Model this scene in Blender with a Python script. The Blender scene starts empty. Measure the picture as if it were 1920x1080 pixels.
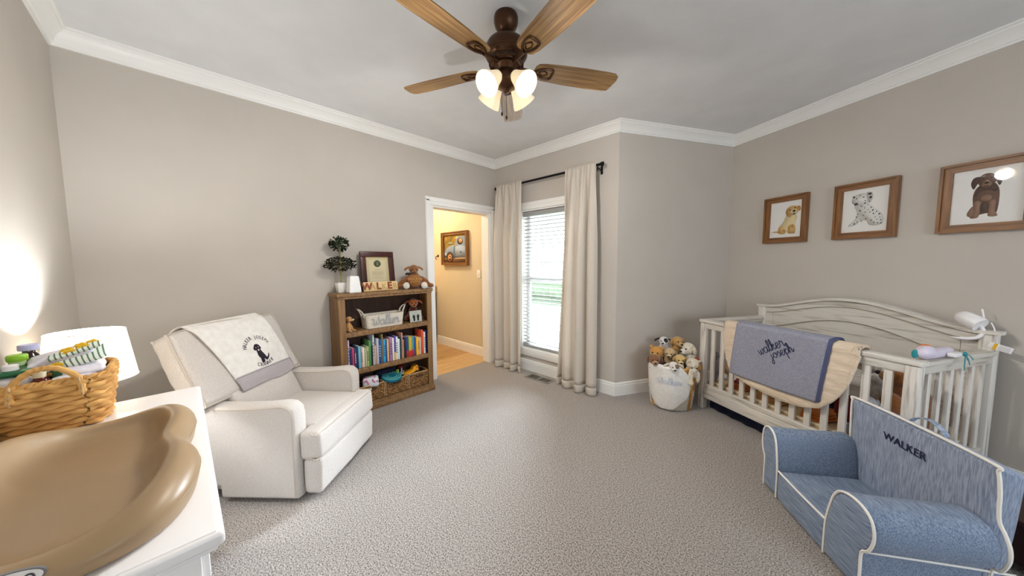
import bpy, bmesh, math, random
from math import sin, cos, pi, radians, sqrt, atan2, exp
from mathutils import Vector, Matrix, Euler

R = random.Random(11)
SC = bpy.context.scene
COL = SC.collection

# ---------------------------------------------------------------- camera
CAM_H = 1.36
FPX, PITCH, ROLL, YAW = 600.0, radians(4.5), radians(-0.3), radians(44.0)
cam_d = bpy.data.cameras.new('camera')
cam = bpy.data.objects.new('camera', cam_d)
COL.objects.link(cam)
cam_d.sensor_fit = 'HORIZONTAL'
cam_d.sensor_width = 36.0
cam_d.lens = FPX / 1920 * 36.0
cam_d.clip_start = 0.02
_yr = Matrix.Rotation(YAW, 3, 'Z')
_c, _s = cos(ROLL), sin(ROLL)
_right = _yr @ Vector((_c, _s * sin(PITCH), _s * cos(PITCH)))
_up = _yr @ Vector((-_s, _c * sin(PITCH), _c * cos(PITCH)))
_fwd = _yr @ Vector((0, cos(PITCH), -sin(PITCH)))
_m = Matrix((( _right.x, _up.x, -_fwd.x, 0), (_right.y, _up.y, -_fwd.y, 0), (_right.z, _up.z, -_fwd.z, CAM_H), (0, 0, 0, 1)))
cam.matrix_world = _m
SC.camera = cam

# ---------------------------------------------------------------- world, exposure, daylight
SC.view_settings.view_transform = 'Standard'
SC.view_settings.look = 'None'
SC.view_settings.gamma = 1.0
SC.view_settings.exposure = 0.78
SC.view_settings.use_curve_mapping = False
world = bpy.data.worlds.new('daylight_sky')
SC.world = world
world.use_nodes = True
_bg = world.node_tree.nodes['Background']
_bg.inputs[0].default_value = (0.80, 0.90, 1.0, 1)
SKY = 4.5
_bg.inputs[1].default_value = SKY
FAN_W, LAMP_W, BATH_W = 27.0, 22.0, 38.0
SHADE_E, LAMPSHADE_E = 0.30, 0.5
try:
    SC.cycles.max_bounces = 12
    SC.cycles.diffuse_bounces = 8
    SC.cycles.transparent_max_bounces = 16
    SC.cycles.sample_clamp_indirect = 6.0
    SC.cycles.caustics_reflective = False
    SC.cycles.caustics_refractive = False
except Exception:
    pass


sun_d = bpy.data.lights.new('hazy_sun', 'SUN')
sun_d.energy = 34.0; sun_d.angle = radians(34); sun_d.color = (.80, .90, 1.0)
sun = bpy.data.objects.new('hazy_sun', sun_d); COL.objects.link(sun)
sun.location = (-5, 9, 4)
sun.rotation_euler = Vector((.30, -.84, -.36)).to_track_quat('-Z', 'Y').to_euler()


def portal(name, loc, rot, sx, sy):
    l = bpy.data.lights.new(name, 'AREA')
    l.shape = 'RECTANGLE'; l.size = sx; l.size_y = sy
    l.cycles.is_portal = True
    o = bpy.data.objects.new(name, l); COL.objects.link(o)
    o.location = loc; o.rotation_euler = rot


def lamp(name, loc, watts, col, r=0.03, parent=None, aim=None):
    l = bpy.data.lights.new(name, 'SPOT' if aim else 'POINT')
    if aim: l.spot_size = radians(165); l.spot_blend = .9
    l.energy = watts; l.color = col; l.shadow_soft_size = r
    o = bpy.data.objects.new(name, l); COL.objects.link(o)
    o.location = loc
    if parent: o.parent = parent
    if aim: o.rotation_euler = Vector(aim).to_track_quat('-Z', 'Y').to_euler()
    return o

# ---------------------------------------------------------------- colour + materials


def C(h):
    h = h.lstrip('#')
    v = [int(h[i:i + 2], 16) / 255 for i in (0, 2, 4)]
    return tuple((x / 12.92 if x <= .04045 else ((x + .055) / 1.055) ** 2.4) for x in v) + (1.0,)


MATS = {}


def mat(name, c1, c2=None, rough=.7, metal=0.0, scale=20.0, stretch=(1, 1, 1), detail=3.0, lo=.35, hi=.65,
        bump=0.0, bscale=None, bdist=.002, sheen=0.0, spec=.5, emit=None, estr=0.0, transl=0.0, coat=0.0, weave=0.0, wscale=400.0, tex='noise'):
    if name in MATS: return MATS[name]
    m = bpy.data.materials.new(name); MATS[name] = m
    m.use_nodes = True
    nt = m.node_tree; N = nt.nodes; L = nt.links
    b = N['Principled BSDF']
    b.inputs['Roughness'].default_value = rough
    b.inputs['Metallic'].default_value = metal
    b.inputs['Specular IOR Level'].default_value = spec
    b.inputs['Base Color'].default_value = C(c1)
    if sheen: b.inputs['Sheen Weight'].default_value = sheen
    if coat: b.inputs['Coat Weight'].default_value = coat
    tc = N.new('ShaderNodeTexCoord')
    mp = N.new('ShaderNodeMapping'); mp.inputs['Scale'].default_value = stretch
    L.new(tc.outputs['Object'], mp.inputs['Vector'])
    colsock = None
    if c2:
        n = N.new('ShaderNodeTexNoise'); n.inputs['Scale'].default_value = scale; n.inputs['Detail'].default_value = detail
        L.new(mp.outputs[0], n.inputs['Vector'])
        r = N.new('ShaderNodeValToRGB')
        r.color_ramp.elements[0].position = lo; r.color_ramp.elements[0].color = C(c1)
        r.color_ramp.elements[1].position = hi; r.color_ramp.elements[1].color = C(c2)
        L.new(n.outputs['Fac'], r.inputs['Fac']); colsock = r.outputs[0]
        L.new(colsock, b.inputs['Base Color'])
    hsock = None
    if bump:
        n2 = N.new('ShaderNodeTexNoise'); n2.inputs['Scale'].default_value = bscale or scale; n2.inputs['Detail'].default_value = 4
        L.new(mp.outputs[0], n2.inputs['Vector']); hsock = n2.outputs['Fac']
    if weave:
        hs = []
        for ax in ('X', 'Z'):
            w = N.new('ShaderNodeTexWave'); w.wave_type = 'BANDS'; w.bands_direction = ax
            w.inputs['Scale'].default_value = wscale; w.inputs['Distortion'].default_value = 1.5
            w.inputs['Detail'].default_value = 1
            L.new(tc.outputs['Object'], w.inputs['Vector']); hs.append(w.outputs['Fac'])
        ma = N.new('ShaderNodeMath'); ma.operation = 'ADD'
        L.new(hs[0], ma.inputs[0]); L.new(hs[1], ma.inputs[1])
        if hsock:
            mb_ = N.new('ShaderNodeMath'); mb_.operation = 'MULTIPLY_ADD'
            L.new(ma.outputs[0], mb_.inputs[0]); mb_.inputs[1].default_value = weave; L.new(hsock, mb_.inputs[2])
            hsock = mb_.outputs[0]
        else:
            hsock = ma.outputs[0]
    if hsock:
        bp = N.new('ShaderNodeBump'); bp.inputs['Strength'].default_value = bump or .3; bp.inputs['Distance'].default_value = bdist
        L.new(hsock, bp.inputs['Height']); L.new(bp.outputs[0], b.inputs['Normal'])
    if emit:
        b.inputs['Emission Color'].default_value = C(emit); b.inputs['Emission Strength'].default_value = estr
    if transl:
        t = N.new('ShaderNodeBsdfTranslucent'); t.inputs['Color'].default_value = C(c1)
        mx = N.new('ShaderNodeMixShader'); mx.inputs[0].default_value = transl
        out = N['Material Output']
        L.new(b.outputs[0], mx.inputs[1]); L.new(t.outputs[0], mx.inputs[2]); L.new(mx.outputs[0], out.inputs[0])
    return m


def wood(name, c1, c2, axis='X', scale=6.0, rough=.45, dark=None, bump=.15):
    """long grain running along one axis of the object"""
    st = {'X': (.12, 1.6, 1.6), 'Y': (1.6, .12, 1.6), 'Z': (1.6, 1.6, .12)}[axis]
    if name in MATS: return MATS[name]
    m = mat(name, c1, c2, rough=rough, scale=scale * 5, stretch=st, detail=7, lo=.3, hi=.7, bump=bump, bscale=scale * 9, bdist=.0015)
    return m


def glass(name, gl=.06):
    m = bpy.data.materials.new(name); m.use_nodes = True
    N = m.node_tree.nodes; L = m.node_tree.links
    N.remove(N['Principled BSDF'])
    t = N.new('ShaderNodeBsdfTransparent'); g = N.new('ShaderNodeBsdfGlossy'); g.inputs['Roughness'].default_value = .02
    f = N.new('ShaderNodeLayerWeight'); f.inputs['Blend'].default_value = .5
    p = N.new('ShaderNodeMath'); p.operation = 'POWER'; p.inputs[1].default_value = 4.5
    L.new(f.outputs['Facing'], p.inputs[0])
    q = N.new('ShaderNodeMath'); q.operation = 'MULTIPLY_ADD'; q.inputs[1].default_value = .6; q.inputs[2].default_value = .035
    L.new(p.outputs[0], q.inputs[0])
    f = q
    mx = N.new('ShaderNodeMixShader')
    L.new(f.outputs[0], mx.inputs[0]); L.new(t.outputs[0], mx.inputs[1]); L.new(g.outputs[0], mx.inputs[2])
    L.new(mx.outputs[0], N['Material Output'].inputs[0])
    return m

# ---------------------------------------------------------------- mesh builder


class MB:
    def __init__(s):
        s.v = []; s.f = []; s.m = []; s.k = 0

    def add(s, vs, fs, T=None):
        b = len(s.v)
        if T is None: s.v.extend([tuple(p) for p in vs])
        else: s.v.extend([tuple(T @ Vector(p)) for p in vs])
        s.f.extend([tuple(b + i for i in f) for f in fs]); s.m.extend([s.k] * len(fs))
        return s

    def box(s, x0, x1, y0, y1, z0, z1, T=None):
        v = [(x0, y0, z0), (x1, y0, z0), (x1, y1, z0), (x0, y1, z0), (x0, y0, z1), (x1, y0, z1), (x1, y1, z1), (x0, y1, z1)]
        return s.add(v, [(3, 2, 1, 0), (4, 5, 6, 7), (0, 1, 5, 4), (1, 2, 6, 5), (2, 3, 7, 6), (3, 0, 4, 7)], T)

    def rbox(s, x0, x1, y0, y1, z0, z1, r=.01, k=2, n=1, puff=(0, 0, 0), T=None, warp=None):
        """rounded (optionally puffed) box, welded"""
        c = [(x0 + x1) / 2, (y0 + y1) / 2, (z0 + z1) / 2]; h = [abs(x1 - x0) / 2, abs(y1 - y0) / 2, abs(z1 - z0) / 2]
        r = min(r, min(h) * .999)
        ax = []
        for i in range(3):
            a = [-h[i] + r * (1 - cos(t / k * pi / 2)) if False else -h[i] + r * t / k for t in range(k)]
            inn = h[i] - r
            nn = max(1, n)
            a += [-inn + 2 * inn * t / nn for t in range(nn + 1)]
            a += [h[i] - r * t / k for t in range(k - 1, -1, -1)]
            ax.append(a)
        idx = {}; vs = []; fs = []

        def vid(i, j, l):
            key = (i, j, l)
            if key in idx: return idx[key]
            p = [ax[0][i], ax[1][j], ax[2][l]]
            core = [max(-(h[q] - r), min(h[q] - r, p[q])) for q in range(3)]
            d = [p[q] - core[q] for q in range(3)]
            dl = sqrt(sum(x * x for x in d))
            if dl > 1e-9:
                # cube to sphere on the rounded zone
                mxx = max(abs(x) for x in d)
                d = [x / dl * mxx for x in d]
                p = [core[q] + d[q] for q in range(3)]
            u = [p[q] / h[q] for q in range(3)]
            o = list(p)
            for q in range(3):
                if puff[q]:
                    a, b = [w for w in range(3) if w != q]
                    o[q] += (1 if p[q] > 0 else -1) * abs(u[q]) ** 2 * puff[q] * max(0, 1 - u[a] ** 2) ** .7 * max(0, 1 - u[b] ** 2) ** .7
            p = [o[q] + c[q] for q in range(3)]
            if warp: p = warp(p)
            idx[key] = len(vs); vs.append(p); return idx[key]
        nx, ny, nz = len(ax[0]) - 1, len(ax[1]) - 1, len(ax[2]) - 1
        for i in range(nx):
            for j in range(ny):
                fs.append((vid(i, j, 0), vid(i, j + 1, 0), vid(i + 1, j + 1, 0), vid(i + 1, j, 0)))
                fs.append((vid(i, j, nz), vid(i + 1, j, nz), vid(i + 1, j + 1, nz), vid(i, j + 1, nz)))
        for i in range(nx):
            for l in range(nz):
                fs.append((vid(i, 0, l), vid(i + 1, 0, l), vid(i + 1, 0, l + 1), vid(i, 0, l + 1)))
                fs.append((vid(i, ny, l), vid(i, ny, l + 1), vid(i + 1, ny, l + 1), vid(i + 1, ny, l)))
        for j in range(ny):
            for l in range(nz):
                fs.append((vid(0, j, l), vid(0, j, l + 1), vid(0, j + 1, l + 1), vid(0, j + 1, l)))
                fs.append((vid(nx, j, l), vid(nx, j + 1, l), vid(nx, j + 1, l + 1), vid(nx, j, l + 1)))
        return s.add(vs, fs, T)

    def tube(s, pts, r, n=6, closed=False, T=None, cap=True):
        pts = [Vector(p) for p in pts]
        N_ = len(pts); vs = []; fs = []
        prev = None
        rr = r if hasattr(r, '__len__') else [r] * N_
        for i, p in enumerate(pts):
            a = pts[i - 1] if (i > 0 or closed) else p
            b = pts[(i + 1) % N_] if (i < N_ - 1 or closed) else p
            t = (b - a)
            t = t.normalized() if t.length > 1e-9 else Vector((0, 0, 1))
            if prev is None:
                up = Vector((0, 0, 1)) if abs(t.z) < .9 else Vector((1, 0, 0))
                u = t.cross(up).normalized()
            else:
                u = prev - t * prev.dot(t)
                u = u.normalized() if u.length > 1e-6 else t.orthogonal().normalized()
            prev = u; w = t.cross(u)
            for q in range(n):
                an = 2 * pi * q / n
                vs.append(p + (u * cos(an) + w * sin(an)) * rr[i])
        m = N_ if closed else N_ - 1
        for i in range(m):
            for q in range(n):
                a = i * n + q; b = i * n + (q + 1) % n; c2 = ((i + 1) % N_) * n + (q + 1) % n; d = ((i + 1) % N_) * n + q
                fs.append((a, b, c2, d))
        if cap and not closed:
            fs.append(tuple(reversed(range(n)))); fs.append(tuple(range((N_ - 1) * n, N_ * n)))
        return s.add(vs, fs, T)

    def lathe(s, prof, n=24, T=None, a0=0.0):
        """profile [(r,z)...] from bottom to top around z"""
        vs = []; fs = []
        for (r, z) in prof:
            for q in range(n):
                a = a0 + 2 * pi * q / n
                vs.append((r * cos(a), r * sin(a), z))
        for i in range(len(prof) - 1):
            for q in range(n):
                fs.append((i * n + q, i * n + (q + 1) % n, (i + 1) * n + (q + 1) % n, (i + 1) * n + q))
        if prof[0][0] > 1e-6: fs.append(tuple(reversed(range(n))))
        if prof[-1][0] > 1e-6: fs.append(tuple(range((len(prof) - 1) * n, len(prof) * n)))
        return s.add(vs, fs, T)

    def prism(s, poly, d0, d1, T=None):
        """poly in local xy extruded in z d0..d1"""
        n = len(poly)
        ar = sum(poly[i][0] * poly[(i + 1) % n][1] - poly[(i + 1) % n][0] * poly[i][1] for i in range(n))
        if ar < 0: poly = list(reversed(poly))
        vs = [(x, y, d0) for x, y in poly] + [(x, y, d1) for x, y in poly]
        fs = [tuple(reversed(range(n))), tuple(range(n, 2 * n))]
        fs += [(i, (i + 1) % n, n + (i + 1) % n, n + i) for i in range(n)]
        return s.add(vs, fs, T)

    def grid(s, fn, nu, nv, T=None, flip=False, closeu=False):
        vs = [fn(i / nu, j / nv) for j in range(nv + 1) for i in range(nu if closeu else nu + 1)]
        w = nu if closeu else nu + 1; fs = []
        for j in range(nv):
            for i in range(nu):
                q = (j * w + i, j * w + (i + 1) % w, (j + 1) * w + (i + 1) % w, (j + 1) * w + i)
                fs.append(tuple(reversed(q)) if flip else q)
        return s.add(vs, fs, T)

    def sheet(s, fn, nu, nv, th, T=None):
        """thick sheet: fn(u,v)->point, thickness along the normal"""
        P = [[Vector(fn(i / nu, j / nv)) for i in range(nu + 1)] for j in range(nv + 1)]
        w = nu + 1; nn = w * (nv + 1); top = []; bot = []
        for j in range(nv + 1):
            for i in range(nu + 1):
                du = P[j][min(nu, i + 1)] - P[j][max(0, i - 1)]; dv = P[min(nv, j + 1)][i] - P[max(0, j - 1)][i]
                nr = du.cross(dv); nr = nr.normalized() if nr.length > 1e-12 else Vector((0, 0, 1))
                top.append(P[j][i] + nr * th / 2); bot.append(P[j][i] - nr * th / 2)
        fs = []
        for j in range(nv):
            for i in range(nu):
                a, b, c2, d = j * w + i, j * w + i + 1, (j + 1) * w + i + 1, (j + 1) * w + i
                fs.append((a, b, c2, d)); fs.append((nn + d, nn + c2, nn + b, nn + a))
        edge = [i for i in range(w)] + [j * w + nu for j in range(1, nv + 1)] + [nv * w + i for i in range(nu - 1, -1, -1)] + [j * w for j in range(nv - 1, 0, -1)]
        for q in range(len(edge)):
            a, b = edge[q], edge[(q + 1) % len(edge)]
            fs.append((b, a, nn + a, nn + b))
        return s.add(top + bot, fs, T)

    def ell(s, c, r, rot=None, nu=14, nv=9, T=None):
        vs = []; fs = []
        M_ = Euler(rot).to_matrix() if rot else Matrix.Identity(3)
        r = r if hasattr(r, '__len__') else (r, r, r)
        for j in range(1, nv):
            ph = pi * j / nv
            for i in range(nu):
                th = 2 * pi * i / nu
                vs.append(M_ @ Vector((r[0] * sin(ph) * cos(th), r[1] * sin(ph) * sin(th), -r[2] * cos(ph))) + Vector(c))
        for j in range(nv - 2):
            for i in range(nu):
                fs.append((j * nu + i, j * nu + (i + 1) % nu, (j + 1) * nu + (i + 1) % nu, (j + 1) * nu + i))
        b = len(vs); vs.append(M_ @ Vector((0, 0, -r[2])) + Vector(c)); vs.append(M_ @ Vector((0, 0, r[2])) + Vector(c))
        for i in range(nu):
            fs.append((b, (i + 1) % nu, i)); fs.append((b + 1, (nv - 2) * nu + i, (nv - 2) * nu + (i + 1) % nu))
        return s.add(vs, fs, T)

    def mesh(s, name, mats, ang=38):
        me = bpy.data.meshes.new(name)
        me.from_pydata([tuple(p) for p in s.v], [], s.f)
        for m_ in (mats if isinstance(mats, (list, tuple)) else [mats]): me.materials.append(m_)
        me.polygons.foreach_set('material_index', s.m)
        me.polygons.foreach_set('use_smooth', [True] * len(s.f))
        me.update()
        if ang is not None: me.set_sharp_from_angle(angle=radians(ang))
        return me


def link(name, me, parent=None, loc=None, rot=None):
    o = bpy.data.objects.new(name, me); COL.objects.link(o)
    if parent: o.parent = parent
    if loc: o.location = loc
    if rot: o.rotation_euler = rot
    return o


def part(name, mb, m, parent, label=None, loc=None, rot=None, ang=38, stuff=False):
    o = link(name, mb.mesh(name, m, ang) if isinstance(mb, MB) else mb, parent, loc, rot)
    if label: o['label'] = label
    if stuff: o['kind'] = 'stuff'
    return o


def tag(o, label, cat, group=None):
    o['label'] = label; o['category'] = cat
    if group: o['group'] = group
    return o


def thing(name, label, cat, loc=(0, 0, 0), rz=0.0, group=None):
    o = bpy.data.objects.new(name, None); COL.objects.link(o)
    o.empty_display_size = .05
    o.location = loc; o.rotation_euler = (0, 0, rz)
    return tag(o, label, cat, group)


def solo(name, mb, m, label, cat, loc=(0, 0, 0), rz=0.0, group=None, ang=38, rot=None):
    o = link(name, mb.mesh(name, m, ang) if isinstance(mb, MB) else mb)
    o.location = loc; o.rotation_euler = rot or (0, 0, rz)
    return tag(o, label, cat, group)


def struct(name, mb, m, label=None, parent=None, ang=38):
    o = link(name, mb.mesh(name, m, ang), parent)
    if not parent: o['kind'] = 'structure'
    if label: o['label'] = label
    return o


def smooth(pts, n=6, closed=False):
    """Catmull-Rom"""
    P = [Vector(p) for p in pts]; out = []
    k = len(P)
    for i in range(k if closed else k - 1):
        if closed: p0, p1, p2, p3 = P[(i - 1) % k], P[i], P[(i + 1) % k], P[(i + 2) % k]
        else: p0, p1, p2, p3 = P[max(0, i - 1)], P[i], P[i + 1], P[min(k - 1, i + 2)]
        for q in range(n):
            t = q / n
            out.append(.5 * ((2 * p1) + (p2 - p0) * t + (2 * p0 - 5 * p1 + 4 * p2 - p3) * t * t + (3 * p1 - p0 - 3 * p2 + p3) * t ** 3))
    if not closed: out.append(P[-1])
    return out


def blob(name, ells, voxel, m, sm=3):
    """ellipsoids fused into one continuous skin"""
    mb = MB()
    for e in ells: mb.ell(e[0], e[1], e[2] if len(e) > 2 else None, 12, 8)
    me = mb.mesh(name, m, None)
    o = bpy.data.objects.new('tmp', me); COL.objects.link(o)
    md = o.modifiers.new('r', 'REMESH'); md.mode = 'VOXEL'; md.voxel_size = voxel; md.use_smooth_shade = True
    if sm:
        md2 = o.modifiers.new('s', 'SMOOTH'); md2.factor = .5; md2.iterations = sm
    bpy.context.view_layer.update()
    dg = bpy.context.evaluated_depsgraph_get()
    me2 = bpy.data.meshes.new_from_object(o.evaluated_get(dg), depsgraph=dg)
    bpy.data.objects.remove(o); bpy.data.meshes.remove(me)
    me2.name = name
    if not me2.materials: me2.materials.append(m)
    return me2


_text_cache = {}


def text_mesh(s, size, depth, m, align='CENTER', shear=0.0, bold=0.0):
    """lettering as a mesh in xy, extruded in +z"""
    cu = bpy.data.curves.new('lettering', 'FONT')
    cu.body = s; cu.size = size; cu.extrude = depth / 2; cu.align_x = align; cu.align_y = 'BOTTOM_BASELINE' if False else 'CENTER'
    cu.resolution_u = 3; cu.offset = bold; cu.shear = shear
    o = bpy.data.objects.new('tmp', cu); COL.objects.link(o)
    bpy.context.view_layer.update()
    dg = bpy.context.evaluated_depsgraph_get()
    me = bpy.data.meshes.new_from_object(o.evaluated_get(dg), depsgraph=dg)
    bpy.data.objects.remove(o); bpy.data.curves.remove(cu)
    me.materials.clear(); me.materials.append(m)
    me.name = 'lettering'
    return me


# handwriting: one stroke list per letter, x-height 1
HAND = {
    'W': (1.25, [[(-.35, 1.05), (-.05, 1.15), (.1, .9), (.12, .35), (.28, 0), (.5, .3), (.56, .75), (.6, .3), (.78, 0), (1.0, .4), (1.08, 1.1), (1.0, 1.5), (.88, 1.25), (1.0, .95), (1.25, .85)]]),
    'w': (1.0, [[(0, .85), (.08, .25), (.25, 0), (.4, .3), (.46, .8), (.5, .25), (.68, 0), (.85, .35), (.86, .85), (1.0, .7)]]),
    'a': (1.0, [[(.78, .75), (.45, .95), (.1, .6), (.15, .1), (.45, .05), (.72, .5), (.78, .9), (.76, .2), (.88, 0), (1.02, .3)]]),
    'l': (.5, [[(0, .3), (.34, 1.2), (.32, 1.85), (.13, 1.6), (.12, .4), (.28, 0), (.5, .3)]]),
    'k': (.75, [[(0, .3), (.3, 1.25), (.28, 1.85), (.12, 1.5), (.08, 0)], [(.1, .45), (.45, .95), (.52, .65), (.22, .5), (.5, .05), (.75, .3)]]),
    'e': (.75, [[(0, .35), (.5, .55), (.45, .95), (.16, .8), (.12, .2), (.4, 0), (.75, .35)]]),
    'r': (.75, [[(0, .4), (.15, 1.05), (.25, .85), (.5, .85), (.46, .3), (.55, 0), (.78, .3)]]),
    'j': (.6, [[(.32, .9), (.3, -.4), (.08, -.9), (-.15, -.7), (.1, -.25), (.6, .3)], [(.34, 1.25), (.37, 1.3)]]),
    'o': (.9, [[(.5, .95), (.15, .75), (.15, .2), (.45, 0), (.75, .4), (.62, .88), (.5, .95), (.7, .78), (.9, .8)]]),
    's': (.65, [[(0, .35), (.33, 1.0), (.5, .5), (.42, .05), (.1, .08)], [(.42, .05), (.65, .35)]]),
    'p': (.85, [[(0, .3), (.2, .95), (.17, -.9)], [(.2, .6), (.5, .95), (.75, .6), (.6, .08), (.2, .12)], [(.6, .08), (.85, .3)]]),
    'h': (.95, [[(0, .3), (.3, 1.25), (.28, 1.85), (.12, 1.5), (.08, 0)], [(.08, .4), (.35, .95), (.55, .75), (.55, .1), (.72, .02), (.98, .5)]]),
}


def handwriting(mb, word, size, fn, r, n=5, sub=5):
    x = 0.0
    for ch in word:
        adv, strokes = HAND[ch]
        for st in strokes:
            pts = smooth([(x + a, b, 0) for a, b in st], sub)
            mb.tube([fn(p.x * size, p.y * size) for p in pts], r, n)
        x += adv
    return mb


def hand_len(word, size): return sum(HAND[c][0] for c in word) * size

# ---------------------------------------------------------------- materials
M_wall = mat('wall_paint', '#c3bcb3', '#c0b9b0', rough=.85, scale=3, bump=.06, bscale=160, bdist=.001)
M_bathwall = mat('bathroom_wall_warm_tint', '#d6c9ae', '#d3c6ab', rough=.85, scale=3)  # the main greige with the bathroom's warm light mixed into the colour
M_ceil = mat('ceiling_paint', '#e4e5e6', '#dfe0e1', rough=.9, scale=4, bump=.25, bscale=60, bdist=.002)
M_trim = mat('trim_white_paint', '#eeedea', rough=.4)
M_carpet = mat('carpet_pile', '#594f47', '#c1b9b2', rough=1.0, scale=150, detail=6, lo=.36, hi=.60, bump=1.0, bscale=170, bdist=.010, spec=.1, sheen=.3)
M_plank = [wood('floor_oak_a', '#c9a472', '#b58d5a', 'Y', 5), wood('floor_oak_b', '#d3b181', '#c09a66', 'Y', 5), wood('floor_oak_c', '#bf9865', '#a88150', 'Y', 5)]
M_white = mat('white_lacquer', '#efecea', rough=.35, coat=.2)
M_whitematte = mat('white_matte', '#eeeeee', rough=.6)
M_linen = mat('linen_upholstery', '#cec8c2', '#c3bcb5', rough=.95, scale=160, detail=2, bump=.25, bscale=260, bdist=.001, sheen=.2)
M_linenpipe = mat('linen_piping', '#bfb5a9', rough=.95)
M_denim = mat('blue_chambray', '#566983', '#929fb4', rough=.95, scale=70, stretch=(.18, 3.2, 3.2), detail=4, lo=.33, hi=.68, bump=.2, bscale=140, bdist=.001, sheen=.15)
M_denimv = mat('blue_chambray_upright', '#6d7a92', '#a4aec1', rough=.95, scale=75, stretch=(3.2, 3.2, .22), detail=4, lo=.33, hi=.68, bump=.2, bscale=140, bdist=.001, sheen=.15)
M_pipe = mat('white_piping', '#eeebe4', rough=.8)
M_navy = mat('navy_thread', '#1d2547', rough=.85)
M_navycloth = mat('navy_cotton', '#10152e', '#151b38', rough=.95, scale=60, bump=.2, bscale=200)
M_rustic = wood('shelf_oak', '#9a764d', '#6f5031', 'Y', 5, rough=.55)
M_rusticz = wood('shelf_oak_upright', '#9a7648', '#6d4d2e', 'Z', 5, rough=.55)
M_rusticx = wood('shelf_oak_side', '#957044', '#664626', 'Z', 4, rough=.55)
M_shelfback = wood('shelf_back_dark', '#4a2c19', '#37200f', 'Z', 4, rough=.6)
M_crib = mat('whitewashed_wood', '#e0dbd3', '#999187', rough=.6, scale=26, stretch=(2.2, 2.2, .14), detail=7, lo=.52, hi=.72, bump=.25, bscale=50, bdist=.001)
M_cribx = mat('whitewashed_wood_long', '#dcd7ce', '#a79f94', rough=.6, scale=26, stretch=(.14, 2.2, 2.2), detail=7, lo=.52, hi=.74, bump=.25, bscale=50, bdist=.001)
M_criby = mat('whitewashed_wood_side', '#d3cdc2', '#968d81', rough=.6, scale=26, stretch=(2.2, .14, 2.2), detail=7, lo=.52, hi=.72, bump=.25, bscale=50, bdist=.001)
M_grooveshade = mat('crib_groove_shade', '#b3aa9c', rough=.8)  # darker wash colour standing in for shade in the grooves
M_bronze = mat('fan_bronze', '#4e3422', rough=.38, metal=.75)
M_blade = mat('fan_blade_oak', '#b08a58', '#6b4a2b', rough=.42, scale=42, stretch=(.07, 1.8, 1.8), detail=8, lo=.34, hi=.68, bump=.1, bscale=60)
M_black = mat('black_metal', '#131318', rough=.4, metal=.6)
M_dark = mat('dark_plastic', '#1a1816', rough=.45)
M_frame = wood('picture_frame_walnut', '#966638', '#633f20', 'X', 6, rough=.4)
M_framez = wood('picture_frame_walnut_v', '#966638', '#633f20', 'Z', 6, rough=.4)
M_mahog = mat('mahogany', '#4a1c14', '#33110c', rough=.35, scale=40, stretch=(1, 1, .1))
M_paper = mat('paper', '#f0efec', rough=.8)
M_parch = mat('parchment', '#e2d5ad', rough=.8)
M_curtain = mat('curtain_linen', '#dcd4c9', '#d4cbbf', rough=.95, scale=90, stretch=(3, 3, .6), bump=.15, bscale=220, bdist=.001, transl=.22)
M_blind = mat('blind_white', '#9d9d9a', rough=.5)
M_vinyl = mat('window_vinyl', '#f0f2f3', rough=.4)
M_glass = glass('clear_pane')
M_wick = mat('seagrass', '#d9a962', '#b27c39', rough=.75, scale=9, detail=2, bump=.15, bscale=120, bdist=.001)
M_wickl = mat('seagrass_pale', '#cfae84', '#a6804f', rough=.75, scale=45, detail=4, bump=.4, bscale=150, bdist=.001)
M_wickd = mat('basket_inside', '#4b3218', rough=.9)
M_hyac = mat('water_hyacinth', '#b58a56', '#6e4a27', rough=.8, scale=60, detail=4, lo=.3, hi=.6, bump=.4, bscale=150)
M_rope = mat('cotton_rope', '#e3dccf', '#d5cdbf', rough=.95, scale=120, bump=.3, bscale=250)
M_ropegrey = mat('grey_yarn', '#b3b3b6', rough=.95)
M_pad = mat('changing_pad_foam', '#9c8262', '#987e5e', rough=.38, scale=5, spec=.4)
M_shade = mat('lampshade_linen', '#f7f3ec', rough=.8, transl=.5, emit='#fff3e0', estr=LAMPSHADE_E)
M_fshade = mat('frosted_glass', '#fff2dc', rough=.3, emit='#ffe7b8', estr=SHADE_E)
M_bulb = mat('lit_bulb', '#ffffff', emit='#fff6e4', estr=9.0)
M_gran = mat('granite', '#c8a975', '#7f6138', rough=.3, scale=60, detail=6)
M_cherry = wood('cherry_cabinet', '#3a130d', '#260a07', 'Z', 5, rough=.35)
M_muslin = mat('blue_muslin', '#999aa8', '#8c8ea0', rough=.97, scale=60, bump=.7, bscale=85, bdist=.003)
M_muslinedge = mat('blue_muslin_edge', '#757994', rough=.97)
M_quilt = mat('cream_quilt', '#e3d2bd', '#dcc9b2', rough=.97, scale=30, bump=.9, bscale=42, stretch=(.45, 1, 1.7), bdist=.006)
M_throw = mat('white_throw', '#eae7e3', '#e1ddd7', rough=.97, scale=25, bump=.6, bscale=30, bdist=.005)
M_throwgrey = mat('throw_grey_border', '#b5aeb0', '#a7a0a3', rough=.97, scale=90, stretch=(1, 6, 6), bump=.3, bscale=120)
M_leafg = mat('boxwood_leaf', '#48673a', '#263a20', rough=.5, scale=40)
M_leafr = mat('boxwood_leaf_dark', '#55442f', '#2f4426', rough=.5, scale=40)
M_stem = mat('plant_stem', '#8f8550', rough=.7)
M_ceramic = mat('white_ceramic', '#e9e9e4', rough=.35, coat=.3)
M_mattress = mat('mattress_sheet', '#cdb892', '#c3ab82', rough=.9, scale=10)
M_teal = mat('teal_ribbon', '#178a93', rough=.6)
M_plastic = mat('white_plastic', '#f1eff0', rough=.35)
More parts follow.
